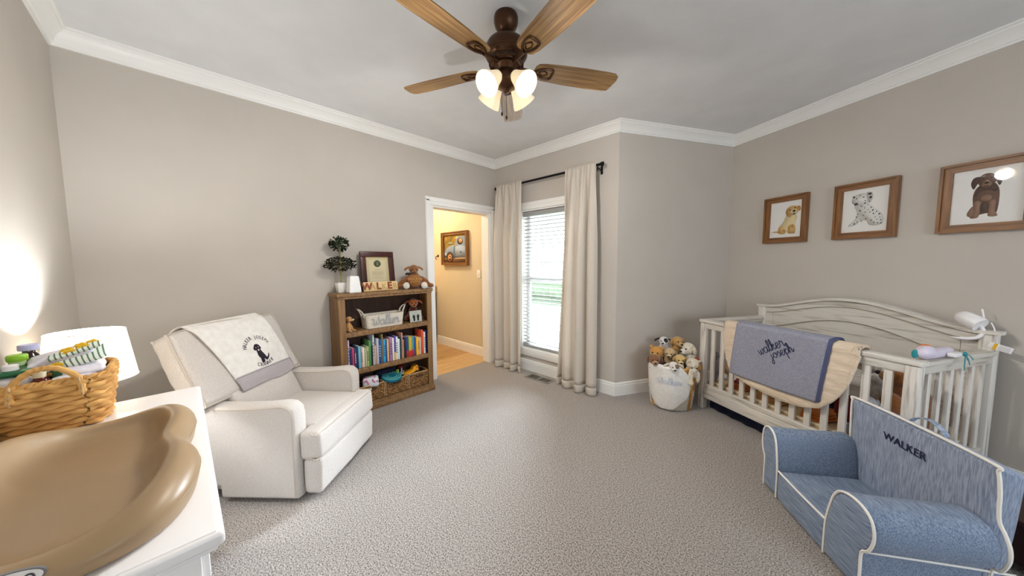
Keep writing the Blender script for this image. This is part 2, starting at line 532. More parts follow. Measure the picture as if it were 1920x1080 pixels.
M_mauve = mat('pale_mauve_plastic', '#d9cfe0', rough=.35)
M_orange = mat('orange_sticker', '#e5761c', rough=.6)
M_birch = mat('birch_board', '#dcc28c', '#d2b67e', rough=.5, scale=8, stretch=(.2, 2, 2))
M_walnutl = mat('brown_letter', '#8a3f1c', rough=.5)
M_birchl = mat('tan_letter', '#bf9f66', rough=.5)
M_lawn = mat('lawn', '#46523a', '#3c4731', rough=.95, scale=4)
M_hedge = mat('hedge_leaves', '#8f9c84', '#7d8b70', rough=.9, scale=6)

# ---------------------------------------------------------------- room shell
V = [Vector((-3.205, -.44)), Vector((-3.205, 3.005)), Vector((-1.457, 3.005)), Vector((-.752, 4.267)), Vector((3.245, 1.99)), Vector((1.861, -.44))]
U = Vector((.869, -.495)).normalized(); NW = Vector((.495, .869)).normalized()
CEIL = 2.70
names = ['back', 'window', 'corner', 'right', 'front', 'left']
# openings in metres along each wall: (a, b, z0, z1)
OPEN = {'back': [(2.46, 3.325, 0, 2.015)], 'window': [(.46, 1.28, .28, 2.005)], 'front': [(.35, 2.35, .75, 2.15)]}
EXT = {'back': (.15, .15), 'window': (.12, -.0), 'corner': (0, .12), 'right': (.12, .12), 'front': (.12, .12), 'left': (.12, .12)}


def frame_of(a, b):
    d = (b - a).normalized(); o = Vector((-d.y, d.x))
    return Matrix(((d.x, o.x, 0, a.x), (d.y, o.y, 0, a.y), (0, 0, 1, 0), (0, 0, 0, 1)))


def wall_mesh(mb, ln, e, ops, th, z1, T):
    xs = -e[0]
    for (a, b, z0, zt) in sorted(ops):
        mb.box(xs, a, 0, th, 0, z1, T)
        if z0 > 0: mb.box(a, b, 0, th, 0, z0, T)
        mb.box(a, b, 0, th, zt, z1, T)
        xs = b
    mb.box(xs, ln + e[1], 0, th, 0, z1, T)


for i, nm in enumerate(names):
    a, b = V[i], V[(i + 1) % 6]
    mb = MB()
    wall_mesh(mb, (b - a).length, EXT[nm], OPEN.get(nm, []), .15 if nm in ('window', 'front') else .12, CEIL, frame_of(a, b))
    struct('wall_' + nm, mb, M_wall, {'back': 'long greige wall behind the recliner and bookcase', 'window': 'greige wall holding the curtained window',
           'corner': 'shaded greige wall between window corner and crib', 'right': 'greige wall behind the crib with three dog pictures',
           'front': 'greige wall behind the viewer with an added wide window', 'left': 'pale lamp-lit wall at the left edge'}[nm])

mb = MB(); mb.box(-3.29, 3.5, -.8, 4.6, -.12, 0)
struct('floor', mb, M_carpet, 'textured greige wall to wall carpet')
mb = MB(); mb.box(-5.9, 3.6, -.8, 4.7, CEIL, CEIL + .12)
struct('ceiling', mb, M_ceil, 'plain white ceiling')


def sweep(prof, a, b, ma, mb_, mb):
    """profile (inset, z) between two mitred ends"""
    n = len(prof); vs = []
    for (P, m_) in ((a, ma), (b, mb_)):
        for (o, z) in prof: vs.append((P.x + m_.x * o, P.y + m_.y * o, z))
    fs = [(i, (i + 1) % n, n + (i + 1) % n, n + i) for i in range(n)] + [tuple(reversed(range(n))), tuple(range(n, 2 * n))]
    fs = [tuple(reversed(f)) for f in fs]
    mb.add(vs, fs)


def inward(i):
    d = (V[(i + 1) % 6] - V[i]).normalized(); return Vector((d.y, -d.x))


def mitre(i):
    n1, n2 = inward((i - 1) % 6), inward(i)
    return (n1 + n2) / (1 + n1.dot(n2))


CROWN = [(0, CEIL), (0, CEIL - .098), (.012, CEIL - .098), (.013, CEIL - .086), (.02, CEIL - .082), (.024, CEIL - .07), (.034, CEIL - .05), (.05, CEIL - .032), (.062, CEIL - .024), (.064, CEIL - .014), (.076, CEIL - .011), (.078, CEIL)]
BASE = [(0, 0), (.015, 0), (.015, .104), (.011, .11), (.012, .122), (.008, .132), (0, .135)]
for i, nm in enumerate(names):
    mb = MB(); sweep(CROWN, V[i], V[(i + 1) % 6], mitre(i), mitre((i + 1) % 6), mb)
    struct('trim_%d' % (i + 1), mb, M_trim, 'white crown moulding along the %s wall' % nm, ang=20)
    mb = MB()
    if nm == 'back':
        sweep(BASE, V[0], Vector((V[0].x, 1.93)), mitre(0), inward(0), mb)
    else:
        sweep(BASE, V[i], V[(i + 1) % 6], mitre(i), mitre((i + 1) % 6), mb)
    struct('baseboard_' + nm, mb, M_trim, 'white baseboard along the %s wall' % nm, ang=20)

# ---- doorway to the bathroom (opening y 2.02..2.885 in the back wall)
d1 = bpy.data.objects.new('door_1', None); COL.objects.link(d1); d1.location = (-3.205, 2.4525, 0); d1['kind'] = 'structure'; d1['label'] = 'white cased opening to the warm lit bathroom'
for s in (-1, 1):
    mb = MB(); mb.rbox(-.002, .02, s * .4325 - (.088 if s < 0 else 0), s * .4325 + (.088 if s > 0 else 0), 0, 2.015, .004, 1)
    mb.rbox(.015, .028, s * (.4325 + .062) - .022, s * (.4325 + .062) + .022, 0, 2.075, .005, 1)
    part('casing', mb, M_trim, d1)
    mb = MB(); mb.box(-.135, 0, s * .4325 - (.0 if s < 0 else .018), s * .4325 + (.018 if s < 0 else 0), 0, 2.0)
    part('jamb', mb, M_trim, d1)
mb = MB(); mb.rbox(-.002, .02, -.5205, .5205, 2.0155, 2.105, .004, 1); mb.rbox(.015, .028, -.5165, .5165, 2.055, 2.1, .005, 1)
part('head_casing', mb, M_trim, d1)
mb = MB(); mb.box(-.135, 0, -.4325, .4325, 1.998, 2.016); part('head_jamb', mb, M_trim, d1)

# ---- bathroom behind
mb = MB(); mb.box(-5.9, -3.29, 1.0, 3.2, -.12, -.012)
bf = struct('floor_bathroom', mb, M_plank[0], 'pale oak plank floor of the bathroom')
row = 0; x = -3.292
plank_me = {}
while x > -5.5:
    y = 1.0 - (row * .37) % .9
    while y < 3.2:
        y0, y1 = max(y, 1.0), min(y + .9, 3.19)
        if y1 - y0 > .06:
            mb = MB(); mb.rbox(x - .126, x - .001, y0 + .001, y1 - .001, -.012, 0, .002, 1)
            part('plank', mb, M_plank[(row * 7 + int(y * 10)) % 3], bf)
        y += .9
    x -= .127; row += 1
mb = MB(); mb.box(-5.7, -3.325, 3.0, 3.12, -.012, CEIL); struct('wall_bathroom', mb, M_bathwall, 'bathroom wall with warm light tinted into its greige, holding a framed truck painting')
mb = MB(); mb.box(-5.72, -5.6, 1.0, 3.12, -.012, CEIL); struct('wall_bathroom_far', mb, M_bathwall, 'far wall of the bathroom')
mb = MB(); mb.box(-5.7, -3.325, 1.0, 1.12, -.012, CEIL); struct('wall_bathroom_near', mb, M_bathwall, 'near wall of the bathroom')
mb = MB(); prof = BASE
sweep(BASE, Vector((-4.66, 3.0)), Vector((-3.33, 3.0)), Vector((0, -1)), Vector((0, -1)), mb)
struct('baseboard_bathroom', mb, M_trim, 'white baseboard in the bathroom', ang=20)
# vanity
vn = thing('bathroom_vanity', 'dark wood bathroom vanity with a granite top beyond the doorway', 'cabinet', (-5.1, 2.6, 0))
mb = MB(); mb.box(-.44, .42, -1.2, .38, .1, .85); mb.box(-.44, .36, -1.2, .38, 0, .1); part('carcass', mb, M_cherry, vn)
for k in range(3):
    mb = MB(); mb.rbox(.42, .438, -1.18 + k * .52, -.68 + k * .52, .13, .83, .006, 1); dd = part('cabinet_door', mb, M_cherry, vn)
    mb = MB(); mb.ell((.452, -.73 + k * .52, .6), .012); part('knob', mb, M_bronze, dd)
mb = MB(); mb.rbox(-.45, .45, -1.22, .39, .851, .885, .006, 2); part('countertop', mb, M_gran, vn)
mb = MB(); mb.rbox(-.45, .44, .37, .39, .886, .98, .004, 1); part('backsplash', mb, M_gran, vn)
lamp('bathroom_ceiling_bulb', (-4.5, 2.1, 2.5), BATH_W, (1.0, .82, .55), .12)
bl = thing('bathroom_ceiling_light', 'round flush glass light on the bathroom ceiling, out of view', 'lamp', (-4.5, 2.1, CEIL))
mb = MB(); mb.lathe([(.16, -.02), (.16, -.001)], 24); part('base', mb, M_bronze, bl)
mb = MB(); mb.lathe([(0, -.1), (.08, -.09), (.14, -.05), (.15, -.021)], 24); part('glass_bowl', mb, M_fshade, bl)
# switch
sw = thing('light_switch', 'white light switch plate on the warm-tinted bathroom wall', 'switch', (-3.56, 2.999, 1.2))
mb = MB(); mb.rbox(-.036, .036, -.007, 0, -.058, .058, .003, 2); part('plate', mb, M_plastic, sw)
mb = MB(); mb.rbox(-.008, .008, -.013, -.006, -.02, .02, .002, 1); part('toggle', mb, M_plastic, sw)
hk = thing('wall_hook', 'small dark hook on the bathroom wall by the door edge', 'hook', (-4.6, 2.999, 1.48))
mb = MB(); mb.lathe([(.022, 0), (.02, .008), (0, .01)], 14, T=Matrix.Rotation(pi / 2, 4, 'X')); part('rosette', mb, M_bronze, hk)
mb = MB(); mb.tube(smooth([(0, -.008, 0), (0, -.04, -.01), (0, -.05, -.04), (0, -.03, -.06)], 4), .006, 6); part('arm', mb, M_bronze, hk)


def picture_frame(root, w, h, fw, dep, mh, mv, y0=0.0, lip=.012):
    """mitred frame bars in the xz plane facing -y, back at y0"""
    x, z = w / 2, h / 2
    for nm, poly, m_ in (('frame_rail', [(-x, z), (x, z), (x - fw, z - fw), (-x + fw, z - fw)], mh), ('frame_rail', [(-x, -z), (x, -z), (x - fw, -z + fw), (-x + fw, -z + fw)], mh),
                         ('frame_stile', [(-x, z), (-x, -z), (-x + fw, -z + fw), (-x + fw, z - fw)], mv), ('frame_stile', [(x, z), (x, -z), (x - fw, -z + fw), (x - fw, z - fw)], mv)):
        mb = MB()
        T = Matrix(((1, 0, 0, 0), (0, 0, 1, y0), (0, 1, 0, 0), (0, 0, 0, 1)))
        mb.prism(poly, -dep, 0, T)
        # raised outer bead
        cx = sum(p[0] for p in poly) / 4; cz = sum(p[1] for p in poly) / 4
        b = fw * .3
        if abs(cx) < .001: s = 1 if cz > 0 else -1; pl = [(-x, s * z), (x, s * z), (x - b, s * (z - b)), (-x + b, s * (z - b))]
        else: s = 1 if cx > 0 else -1; pl = [(s * x, z), (s * x, -z), (s * (x - b), -z + b), (s * (x - b), z - b)]
        mb.prism(pl, -dep - lip, -dep, T)
        part(nm, mb, m_, root)


def flat_shapes(name, shapes, root, W, H, y, cols, fn=None):
    """printed picture: thin coloured shapes over the paper. shapes: (colour, [(u,v)..] or (u,v,ru,rv,rot))"""
    mb = MB(); ms = []
    T = Matrix(((1, 0, 0, 0), (0, 0, 1, 0), (0, 1, 0, 0), (0, 0, 0, 1)))
    for q, (c, sh) in enumerate(shapes):
        if c not in ms: ms.append(c)
        mb.k = ms.index(c)
        if isinstance(sh, tuple):
            u, v, ru, rv = sh[:4]; rot = sh[4] if len(sh) > 4 else 0
            pl = []
            for i in range(18):
                a = 2 * pi * i / 18; p, r2 = ru * cos(a), rv * sin(a)
                pl.append(((u + p * cos(rot) - r2 * sin(rot) - .5) * W, (v + p * sin(rot) + r2 * cos(rot) - .5) * H))
        else:
            pl = [((p.x - .5) * W, (p.y - .5) * H) for p in smooth([(a, b, 0) for a, b in sh], 5, True)] if len(sh) > 4 else [((a - .5) * W, (b - .5) * H) for a, b in sh]
        d = y - .0002 - q * .00009
        mb.prism(pl, d - .00008, d, T)
    return part(name, mb, [mat('print_' + c[1:], c, rough=.8) for c in ms], root, ang=None)


pt = thing('framed_truck_painting', 'framed painting of an old blue truck on the bathroom wall', 'picture', (-4.1, 2.999, 1.585))
picture_frame(pt, .66, .515, .045, .045, M_frame, M_framez)
mb = MB(); mb.box(-.30, .30, -.02, -.004, -.225, .225); part('canvas', mb, mat('painting_ground', '#a8842f', '#6f5a25', rough=.7, scale=9, detail=6), pt)
flat_shapes('painted_truck', [('#5a3a1c', [(0, 0), (1, 0), (1, .16), (0, .13)]), ('#8d8f6a', (.3, .68, .12, .05)), ('#c9bd7d', (.62, .86, .1, .05)),
    ('#7f8da3', [(.03, .2), (.05, .42), (.2, .56), (.42, .62), (.5, .64), (.6, .88), (.78, .9), (.98, .86), (1, .5), (1, .18), (.6, .17), (.3, .2)]),
    ('#3b2b1c', (.72, .74, .12, .11)), ('#c99a6a', (.74, .75, .08, .085)), ('#96a4ba', [(.5, .22), (.5, .55), (.9, .58), (.98, .4), (.96, .22)]), ('#55647a', [(.45, .2), (.44, .5), (.47, .6), (.5, .5), (.49, .2)]),
    ('#5b6d86', (.74, .38, .05, .03)), ('#3d2816', (.27, .2, .15, .2)), ('#c98b58', (.27, .18, .095, .13)), ('#5b3a22', (.27, .18, .06, .085)), ('#d6b183', (.27, .18, .03, .04)), ('#b9c2cf', (.08, .3, .04, .06)), ('#caa578', [(.5, .14), (1, .14), (1, .18), (.5, .18)])],
    pt, .60, .45, -.0205, None)

# ---- window 1
w1 = bpy.data.objects.new('window_1', None); COL.objects.link(w1); w1.location = (-2.335, 3.005, 0); w1['kind'] = 'structure'; w1['label'] = 'tall white framed window between the curtains'
for s in (-1, 1):
    mb = MB(); mb.rbox(min(s * .41, s * .5), max(s * .41, s * .5), -.02, .002, .19, 2.005, .004, 1); mb.rbox(s * .475 - .02, s * .475 + .02, -.028, -.015, .19, 2.09, .005, 1); part('casing', mb, M_trim, w1)
    mb = MB(); mb.box(min(s * .41, s * .395), max(s * .41, s * .395), 0, .15, .28, 2.0); part('jamb', mb, M_trim, w1)
mb = MB(); mb.rbox(-.5, .5, -.02, .002, 2.006, 2.095, .004, 1); mb.rbox(-.495, .495, -.028, -.015, 2.05, 2.092, .005, 1); part('head_casing', mb, M_trim, w1)
mb = MB(); mb.rbox(-.41, .41, -.022, .002, .19, .28, .004, 1); part('apron', mb, M_trim, w1)
mb = MB(); mb.box(-.395, .395, 0, .15, .27, .288); mb.box(-.395, .395, 0, .15, 1.99, 2.004); part('sill_and_head_jamb', mb, M_trim, w1)


def sash(parent, y, z0, z1, hw):
    mb = MB(); fw = .05
    mb.rbox(-hw, -hw + fw, y, y + .035, z0, z1, .004, 1); mb.rbox(hw - fw, hw, y, y + .035, z0, z1, .004, 1)
    mb.rbox(-hw + fw, hw - fw, y, y + .035, z0, z0 + fw, .004, 1); mb.rbox(-hw + fw, hw - fw, y, y + .035, z1 - fw, z1, .004, 1)
    s_ = part('sash', mb, M_vinyl, parent)
    mb = MB(); mb.box(-hw + fw, hw - fw, y + .015, y + .019, z0 + fw, z1 - fw); part('glass_pane', mb, M_glass, s_)


sash(w1, .1, .29, 1.17, .393); sash(w1, .105, 1.13, 1.988, .393)
portal('window_portal', (-2.335, 3.2, 1.14), (-pi / 2, 0, 0), .84, 1.75)
# unseen window added behind the viewer to let in fill daylight
fa, fb = V[4], V[5]; fd = (fb - fa).normalized(); fo = Vector((-fd.y, fd.x))
w2 = bpy.data.objects.new('window_fill', None); COL.objects.link(w2); w2['kind'] = 'structure'; w2['label'] = 'unseen wide white framed window added behind the viewer for daylight'
fc = fa + fd * 1.35
w2.location = (fc.x, fc.y, 0); w2.rotation_euler = (0, 0, atan2(fd.y, fd.x))
for s in (-1, 1):
    mb = MB(); mb.rbox(min(s * 1.0, s * 1.09), max(s * 1.0, s * 1.09), -.02, .002, .66, 2.15, .004, 1); part('casing', mb, M_trim, w2)
mb = MB(); mb.rbox(-1.09, 1.09, -.02, .002, 2.151, 2.24, .004, 1); part('head_casing', mb, M_trim, w2)
mb = MB(); mb.rbox(-1.0, 1.0, -.03, .002, .66, .75, .004, 1); part('apron', mb, M_trim, w2)
for x0, x1 in ((-.998, 0), (0, .998)):
    mb = MB(); fw = .04
    mb.box(x0, x0 + fw, .1, .135, .75, 2.15); mb.box(x1 - fw, x1, .1, .135, .75, 2.15); mb.box(x0 + fw, x1 - fw, .1, .135, .75, .79); mb.box(x0 + fw, x1 - fw, .1, .135, 2.11, 2.15)
    s_ = part('sash', mb, M_vinyl, w2); mb = MB(); mb.box(x0 + fw, x1 - fw, .115, .119, .79, 2.11); part('glass_pane', mb, M_glass, s_)
pc = fc + fo * .2
portal('window_portal', (pc.x, pc.y, 1.45), (-pi / 2, 0, atan2(fd.y, fd.x)), 2.0, 1.4)
# garden outside
mb = MB(); mb.box(-14, 14, 3.6, 22, -.5, -.4); struct('ground', mb, M_lawn, 'sunlit lawn outside the window')
hb = blob('hedge', [((x, 14 + R.uniform(-.6, .6), .3 + R.uniform(-.2, .3)), (1.3, .9, 1.0 + R.random() * .5)) for x in [-12 + i * 1.5 for i in range(16)]], .25, M_hedge)
solo('garden_hedge', hb, M_hedge, 'pale green garden hedge seen through the blind', 'hedge')

# ---- blind
bd = thing('window_blind', 'white slatted blind hanging in the tall window between the curtains', 'blind', (-2.335, 3.05, 0))
mb = MB(); mb.rbox(-.392, .392, -.03, .03, 1.935, 1.985, .006, 1); part('headrail', mb, M_blind, bd)
tl = radians(6); sm = MB()
T = Matrix.Rotation(-tl, 4, 'X')
sm.grid(lambda u, v: (-.388 + .776 * u, -.025 + .05 * v, .003 * (1 - (2 * v - 1) ** 2)), 1, 4, T)
sm.grid(lambda u, v: (-.388 + .776 * u, -.025 + .05 * v, .003 * (1 - (2 * v - 1) ** 2) - .0028), 1, 4, T, flip=True)
sme = sm.mesh('slat', M_blind, None)
z = 1.905; ns = 0
while z > .33:
    link('slat', sme, bd, (0, 0, z)); z -= .0448; ns += 1
mb = MB(); mb.rbox(-.39, .39, -.026, .026, .295, .318, .006, 1); part('bottom_rail', mb, M_blind, bd)
for x in (-.29, 0, .29):
    for y in (-.027, .027):
        mb = MB(); mb.tube([(x, y, .31), (x, y, 1.94)], .0012, 4); part('ladder_cord', mb, M_blind, bd)

# ---- curtains and rod
rod = thing('curtain_rod', 'black metal curtain rod with round end caps over the window', 'curtain rod', (-2.335, 2.91, 2.315))
TX = Matrix.Rotation(pi / 2, 4, 'Y')
mb = MB(); mb.tube([(-.735, 0, 0), (.735, 0, 0)], .0125, 12); part('rod', mb, M_black, rod)
for s in (-1, 1):
    mb = MB(); mb.tube([(s * .735, 0, 0), (s * .74, 0, 0), (s * .742, 0, 0), (s * .765, 0, 0), (s * .768, 0, 0)], [.013, .013, .02, .02, .014], 14); part('finial', mb, M_black, rod)
    mb = MB(); mb.tube(smooth([(s * .70, .005, -.016), (s * .70, .02, -.03), (s * .70, .094, -.035)], 3), .007, 8); mb.rbox(s * .70 - .012, s * .70 + .012, .088, .094, -.075, .01, .003, 1)
    mb.tube([(s * .70, -.0, -.016), (s * .70, 0, -.06)], .006, 6)
    part('bracket', mb, M_black, rod)


def curtain(label, xt0, xt1, xb0, xb1, yb, nf, seed):
    rr = random.Random(seed); ph = [rr.uniform(0, 6.28) for _ in range(8)]
    ZT = 2.34; cx = (xt0 + xt1) / 2

    def fn(u, v):
        z = ZT * (1 - v)
        w = min(1, v * 1.05)
        uu = u + .05 * sin(2 * pi * u + ph[0]) * u * (1 - u) * 4 + .02 * sin(6 * pi * u + ph[6])
        x = (xt0 + (xt1 - xt0) * u) * (1 - w) + (xb0 + (xb1 - xb0) * u) * w
        g = min(1, v * 3.2)
        f = sin(2 * pi * nf * uu + ph[1] + .35 * sin(2.2 * v + ph[2]))
        f = math.copysign(abs(f) ** .75, f)
        f2 = sin(2 * pi * nf * .5 * uu + ph[4] - .6 * v)
        fine = sin(2 * pi * nf * 2.6 * uu + ph[3])
        y = -.030 + (yb + .012) * w ** 1.3 + g * (.046 * f + .020 * f2) + (1 - g) * .010 * fine + .0025 * fine * g
        x += .014 * g * cos(2 * pi * nf * uu + ph[1])
        if v < .045: y = -.026 + .006 * fine
        return Vector((x - cx, y, z + .005 * fine * max(0, 1 - v / .02) + .004))
    root = thing('curtain', label, 'curtain', (cx, 2.91, 0), 0, 'linen curtains at the window')
    mb = MB(); mb.sheet(lambda u, v: fn(u, v * .965), 120, 50, .003); part('cloth', mb, M_curtain, root, ang=None)
    mb = MB(); mb.sheet(lambda u, v: fn(u, .9652 + v * .0348), 120, 3, .0055); part('hem', mb, M_curtain, root, ang=None)
    return root


curtain('cream linen curtain on the left, beside the bathroom doorway', -3.05, -2.625, -3.04, -2.615, -.03, 3.3, 3)
curtain('cream linen curtain on the right, beside the outer wall corner', -1.992, -1.635, -2.065, -1.60, -.04, 3.1, 8)

# ---- floor register
vt = thing('floor_vent', 'metal floor vent set in the carpet below the window', 'vent', (-2.318, 2.85, 0))
mb = MB(); mb.box(-.17, .17, -.072, .072, .0005, .004)
mb.rbox(-.17, .17, -.072, -.052, .003, .009, .003, 1); mb.rbox(-.17, .17, .052, .072, .003, .009, .003, 1); mb.rbox(-.17, -.15, -.052, .052, .003, .009, .003, 1); mb.rbox(.15, .17, -.052, .052, .003, .009, .003, 1); mb.rbox(-.008, .008, -.052, .052, .003, .009, .003, 1)
part('frame', mb, mat('vent_metal', '#9a948c', rough=.45, metal=.4), vt)
for s in (-1, 1):
    mb = MB()
    for k in range(9):
        x = s * (.02 + k * .0148)
        mb.add([(x - .005, -.05, .004), (x + .005, -.05, .008 if s < 0 else .005), (x + .005, .05, .008 if s < 0 else .005), (x - .005, .05, .004)], [(0, 1, 2, 3), (3, 2, 1, 0)])
    part('louvres', mb, mat('vent_louvre_light', '#8d877f', rough=.5) if s < 0 else mat('vent_louvre_shaded', '#4b4641', rough=.5), vt, stuff=True)  # right louvres coloured darker for the shade inside the open half

# ---------------------------------------------------------------- ceiling fan
fan = thing('ceiling_fan', 'bronze ceiling fan with five wooden blades and four lit glass shades', 'ceiling fan', (-1.305, 1.315, CEIL))
mb = MB(); mb.lathe([(.062, 0), (.066, -.012), (.066, -.035), (.058, -.062), (.038, -.085), (.03, -.092)][::-1], 32); part('canopy', mb, M_bronze, fan)
mb = MB(); mb.lathe([(.017, -.125), (.017, -.085)], 16); part('downrod', mb, M_bronze, fan)
mb = MB(); mb.lathe([(.03, -.265), (.085, -.262), (.092, -.25), (.092, -.235), (.104, -.228), (.112, -.215), (.115, -.19), (.112, -.165), (.1, -.143), (.075, -.125), (.045, -.115), (.022, -.112)], 40)
mo = part('motor_housing', mb, M_bronze, fan)
mb = MB(); mb.lathe([(.0925, -.258), (.096, -.256), (.096, -.254), (.0925, -.252)], 40); mb.lathe([(.113, -.208), (.1165, -.206), (.1165, -.203), (.114, -.201)], 40); part('trim_ring', mb, M_bronze, mo)
mb = MB()
for k in range(12):
    a = 2 * pi * k / 12
    mb.box(.0915, .0945, -.014, .014, -.247, -.239, Matrix.Rotation(a, 4, 'Z'))
part('vent_slots', mb, M_dark, mo, stuff=True)
BZ = -.265
bo = [(.165, -.035), (.18, -.052), (.215, -.060), (.30, -.066), (.45, -.0715), (.58, -.072), (.64, -.068), (.662, -.052), (.668, -.02), (.655, .05), (.647, .062), (.62, .068), (.5, .0715), (.35, .068), (.22, .06), (.18, .05), (.165, .035), (.16, 0)]
mb = MB(); mb.prism(bo, -.003, .003); blade_me = mb.mesh('blade', M_blade, 30)
mb = MB()
mb.tube(smooth([(.075, 0, .0), (.11, 0, -.006), (.145, 0, -.010), (.175, .0, -.009)], 4), [.012] * 13, 8)
mb.tube(smooth([(.165, 0, -.008), (.19, .022, -.008), (.225, .034, -.008), (.262, .030, -.008), (.268, 0, -.008), (.262, -.030, -.008), (.225, -.034, -.008), (.19, -.022, -.008)], 5, True), .0065, 6, True)
mb.tube(smooth([(.19, 0, -.006), (.215, .016, -.006), (.24, .0, -.006), (.215, -.016, -.006)], 5, True), .003, 5, True)
iron_me = mb.mesh('blade_iron', M_bronze, 40)
for k in range(5):
    a = radians(58.5 + 72 * k)
    b = link('blade', blade_me, fan, (0, 0, BZ)); b.rotation_euler = Euler((radians(-11), 0, a), 'XYZ')
    link('blade_iron', iron_me, b)
mb = MB(); mb.lathe([(.0, -.405), (.012, -.402), (.018, -.39), (.03, -.38), (.055, -.37), (.068, -.35), (.070, -.325), (.058, -.305), (.05, -.29), (.06, -.275), (.07, -.266)], 32); lk = part('light_kit', mb, M_bronze, fan)
prof = [(.024, 0), (.03, .008), (.036, .03), (.043, .055), (.053, .08), (.062, .1), (.068, .118), (.066, .1185), (.060, .101), (.051, .081), (.041, .056), (.034, .031), (.028, .01), (.022, .003)]
for k in range(4):
    a = radians(45 + 90 * k + 45)
    tilt = radians(132)
    T = Matrix.Translation((.045 * cos(a), .045 * sin(a), -.318)) @ Matrix.Rotation(a, 4, 'Z') @ Matrix.Rotation(tilt, 4, 'Y')
    mb = MB(); mb.lathe([(.013, -.01), (.026, .012), (.026, .022), (.02, .024)], 16, T); part('socket', mb, M_bronze, lk)
    mb = MB(); n = 28; vs = []; fs = []
    T2 = T @ Matrix.Translation((0, 0, .02))
    for (r, z) in prof:
        for q in range(n): vs.append((r * cos(2 * pi * q / n), r * sin(2 * pi * q / n), z))
    m_ = len(prof)
    for i in range(m_):
        for q in range(n): fs.append((i * n + q, i * n + (q + 1) % n, ((i + 1) % m_) * n + (q + 1) % n, ((i + 1) % m_) * n + q))
    mb.add(vs, fs, T2); sh = part('glass_shade', mb, M_fshade, fan)
    mb = MB(); mb.lathe([(0, .102), (.018, .098), (.028, .082), (.027, .065), (.016, .04), (.012, .025)][::-1], 16, T2); part('bulb', mb, M_bulb, sh)
    p = T2 @ Vector((0, 0, .15))
    lamp('fan_bulb_light', Vector(fan.location) + p, FAN_W, (1.0, .96, .90), .05, None, T2.to_3x3() @ Vector((0, 0, 1)))
for s, l in ((.02, .14), (-.015, .11)):
    mb = MB(); mb.tube([(s, -.02, -.40), (s, -.02, -.40 - l)], .0015, 5); mb.ell((s, -.02, -.405 - l), (.006, .006, .012)); part('pull_chain', mb, M_bronze, fan)

# ---------------------------------------------------------------- bookcase  (local: x along wall = +y world, y = into the room)
# origin at the middle of its back edge on the floor; local +x -> world +y, local -y -> world +x
bc = thing('bookcase', 'rustic oak three shelf bookcase full of books and baskets beside the doorway', 'bookcase', (-3.185, 1.375, 0), pi / 2)
# local: x = worldy-1.375 ; y = -(worldx+3.185)
W2, DP = .455, .235
mb = MB(); mb.rbox(-W2 - .012, W2 + .012, -DP - .012, .0, 1.068, 1.10, .006, 2); mb.rbox(-W2 - .004, W2 + .004, -DP - .005, 0, 1.05, 1.069, .005, 1); part('top', mb, M_rustic, bc)
for s in (-1, 1):
    mb = MB(); mb.box(min(s * W2, s * (W2 - .018)), max(s * W2, s * (W2 - .018)), -DP + .018, 0, .07, 1.05); part('side_panel', mb, M_rusticx, bc)
    mb = MB(); mb.rbox(min(s * W2, s * (W2 - .055)), max(s * W2, s * (W2 - .055)), -DP, -DP + .018, .075, 1.05, .003, 1); part('front_stile', mb, M_rusticz, bc)
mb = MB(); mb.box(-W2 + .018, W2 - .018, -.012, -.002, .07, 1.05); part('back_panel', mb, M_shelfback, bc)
for z in (.71, .365):
    mb = MB(); mb.rbox(-W2 + .0551, W2 - .0551, -DP + .002, -DP + .022, z, z + .045, .003, 1); mb.box(-W2 + .018, W2 - .018, -DP + .022, -.012, z + .02, z + .045); part('shelf', mb, M_rustic, bc)
mb = MB(); mb.box(-W2 + .018, W2 - .018, -DP + .0, -.012, .055, .075); part('bottom_shelf', mb, M_rustic, bc)
mb = MB(); mb.rbox(-W2 - .012, W2 + .012, -DP - .014, 0, .0, .058, .004, 1); mb.rbox(-W2 - .006, W2 + .006, -DP - .008, 0, .0581, .074, .004, 2); part('plinth', mb, M_rustic, bc)


def sh(wx, wy, wz): return (wx, wy, wz)


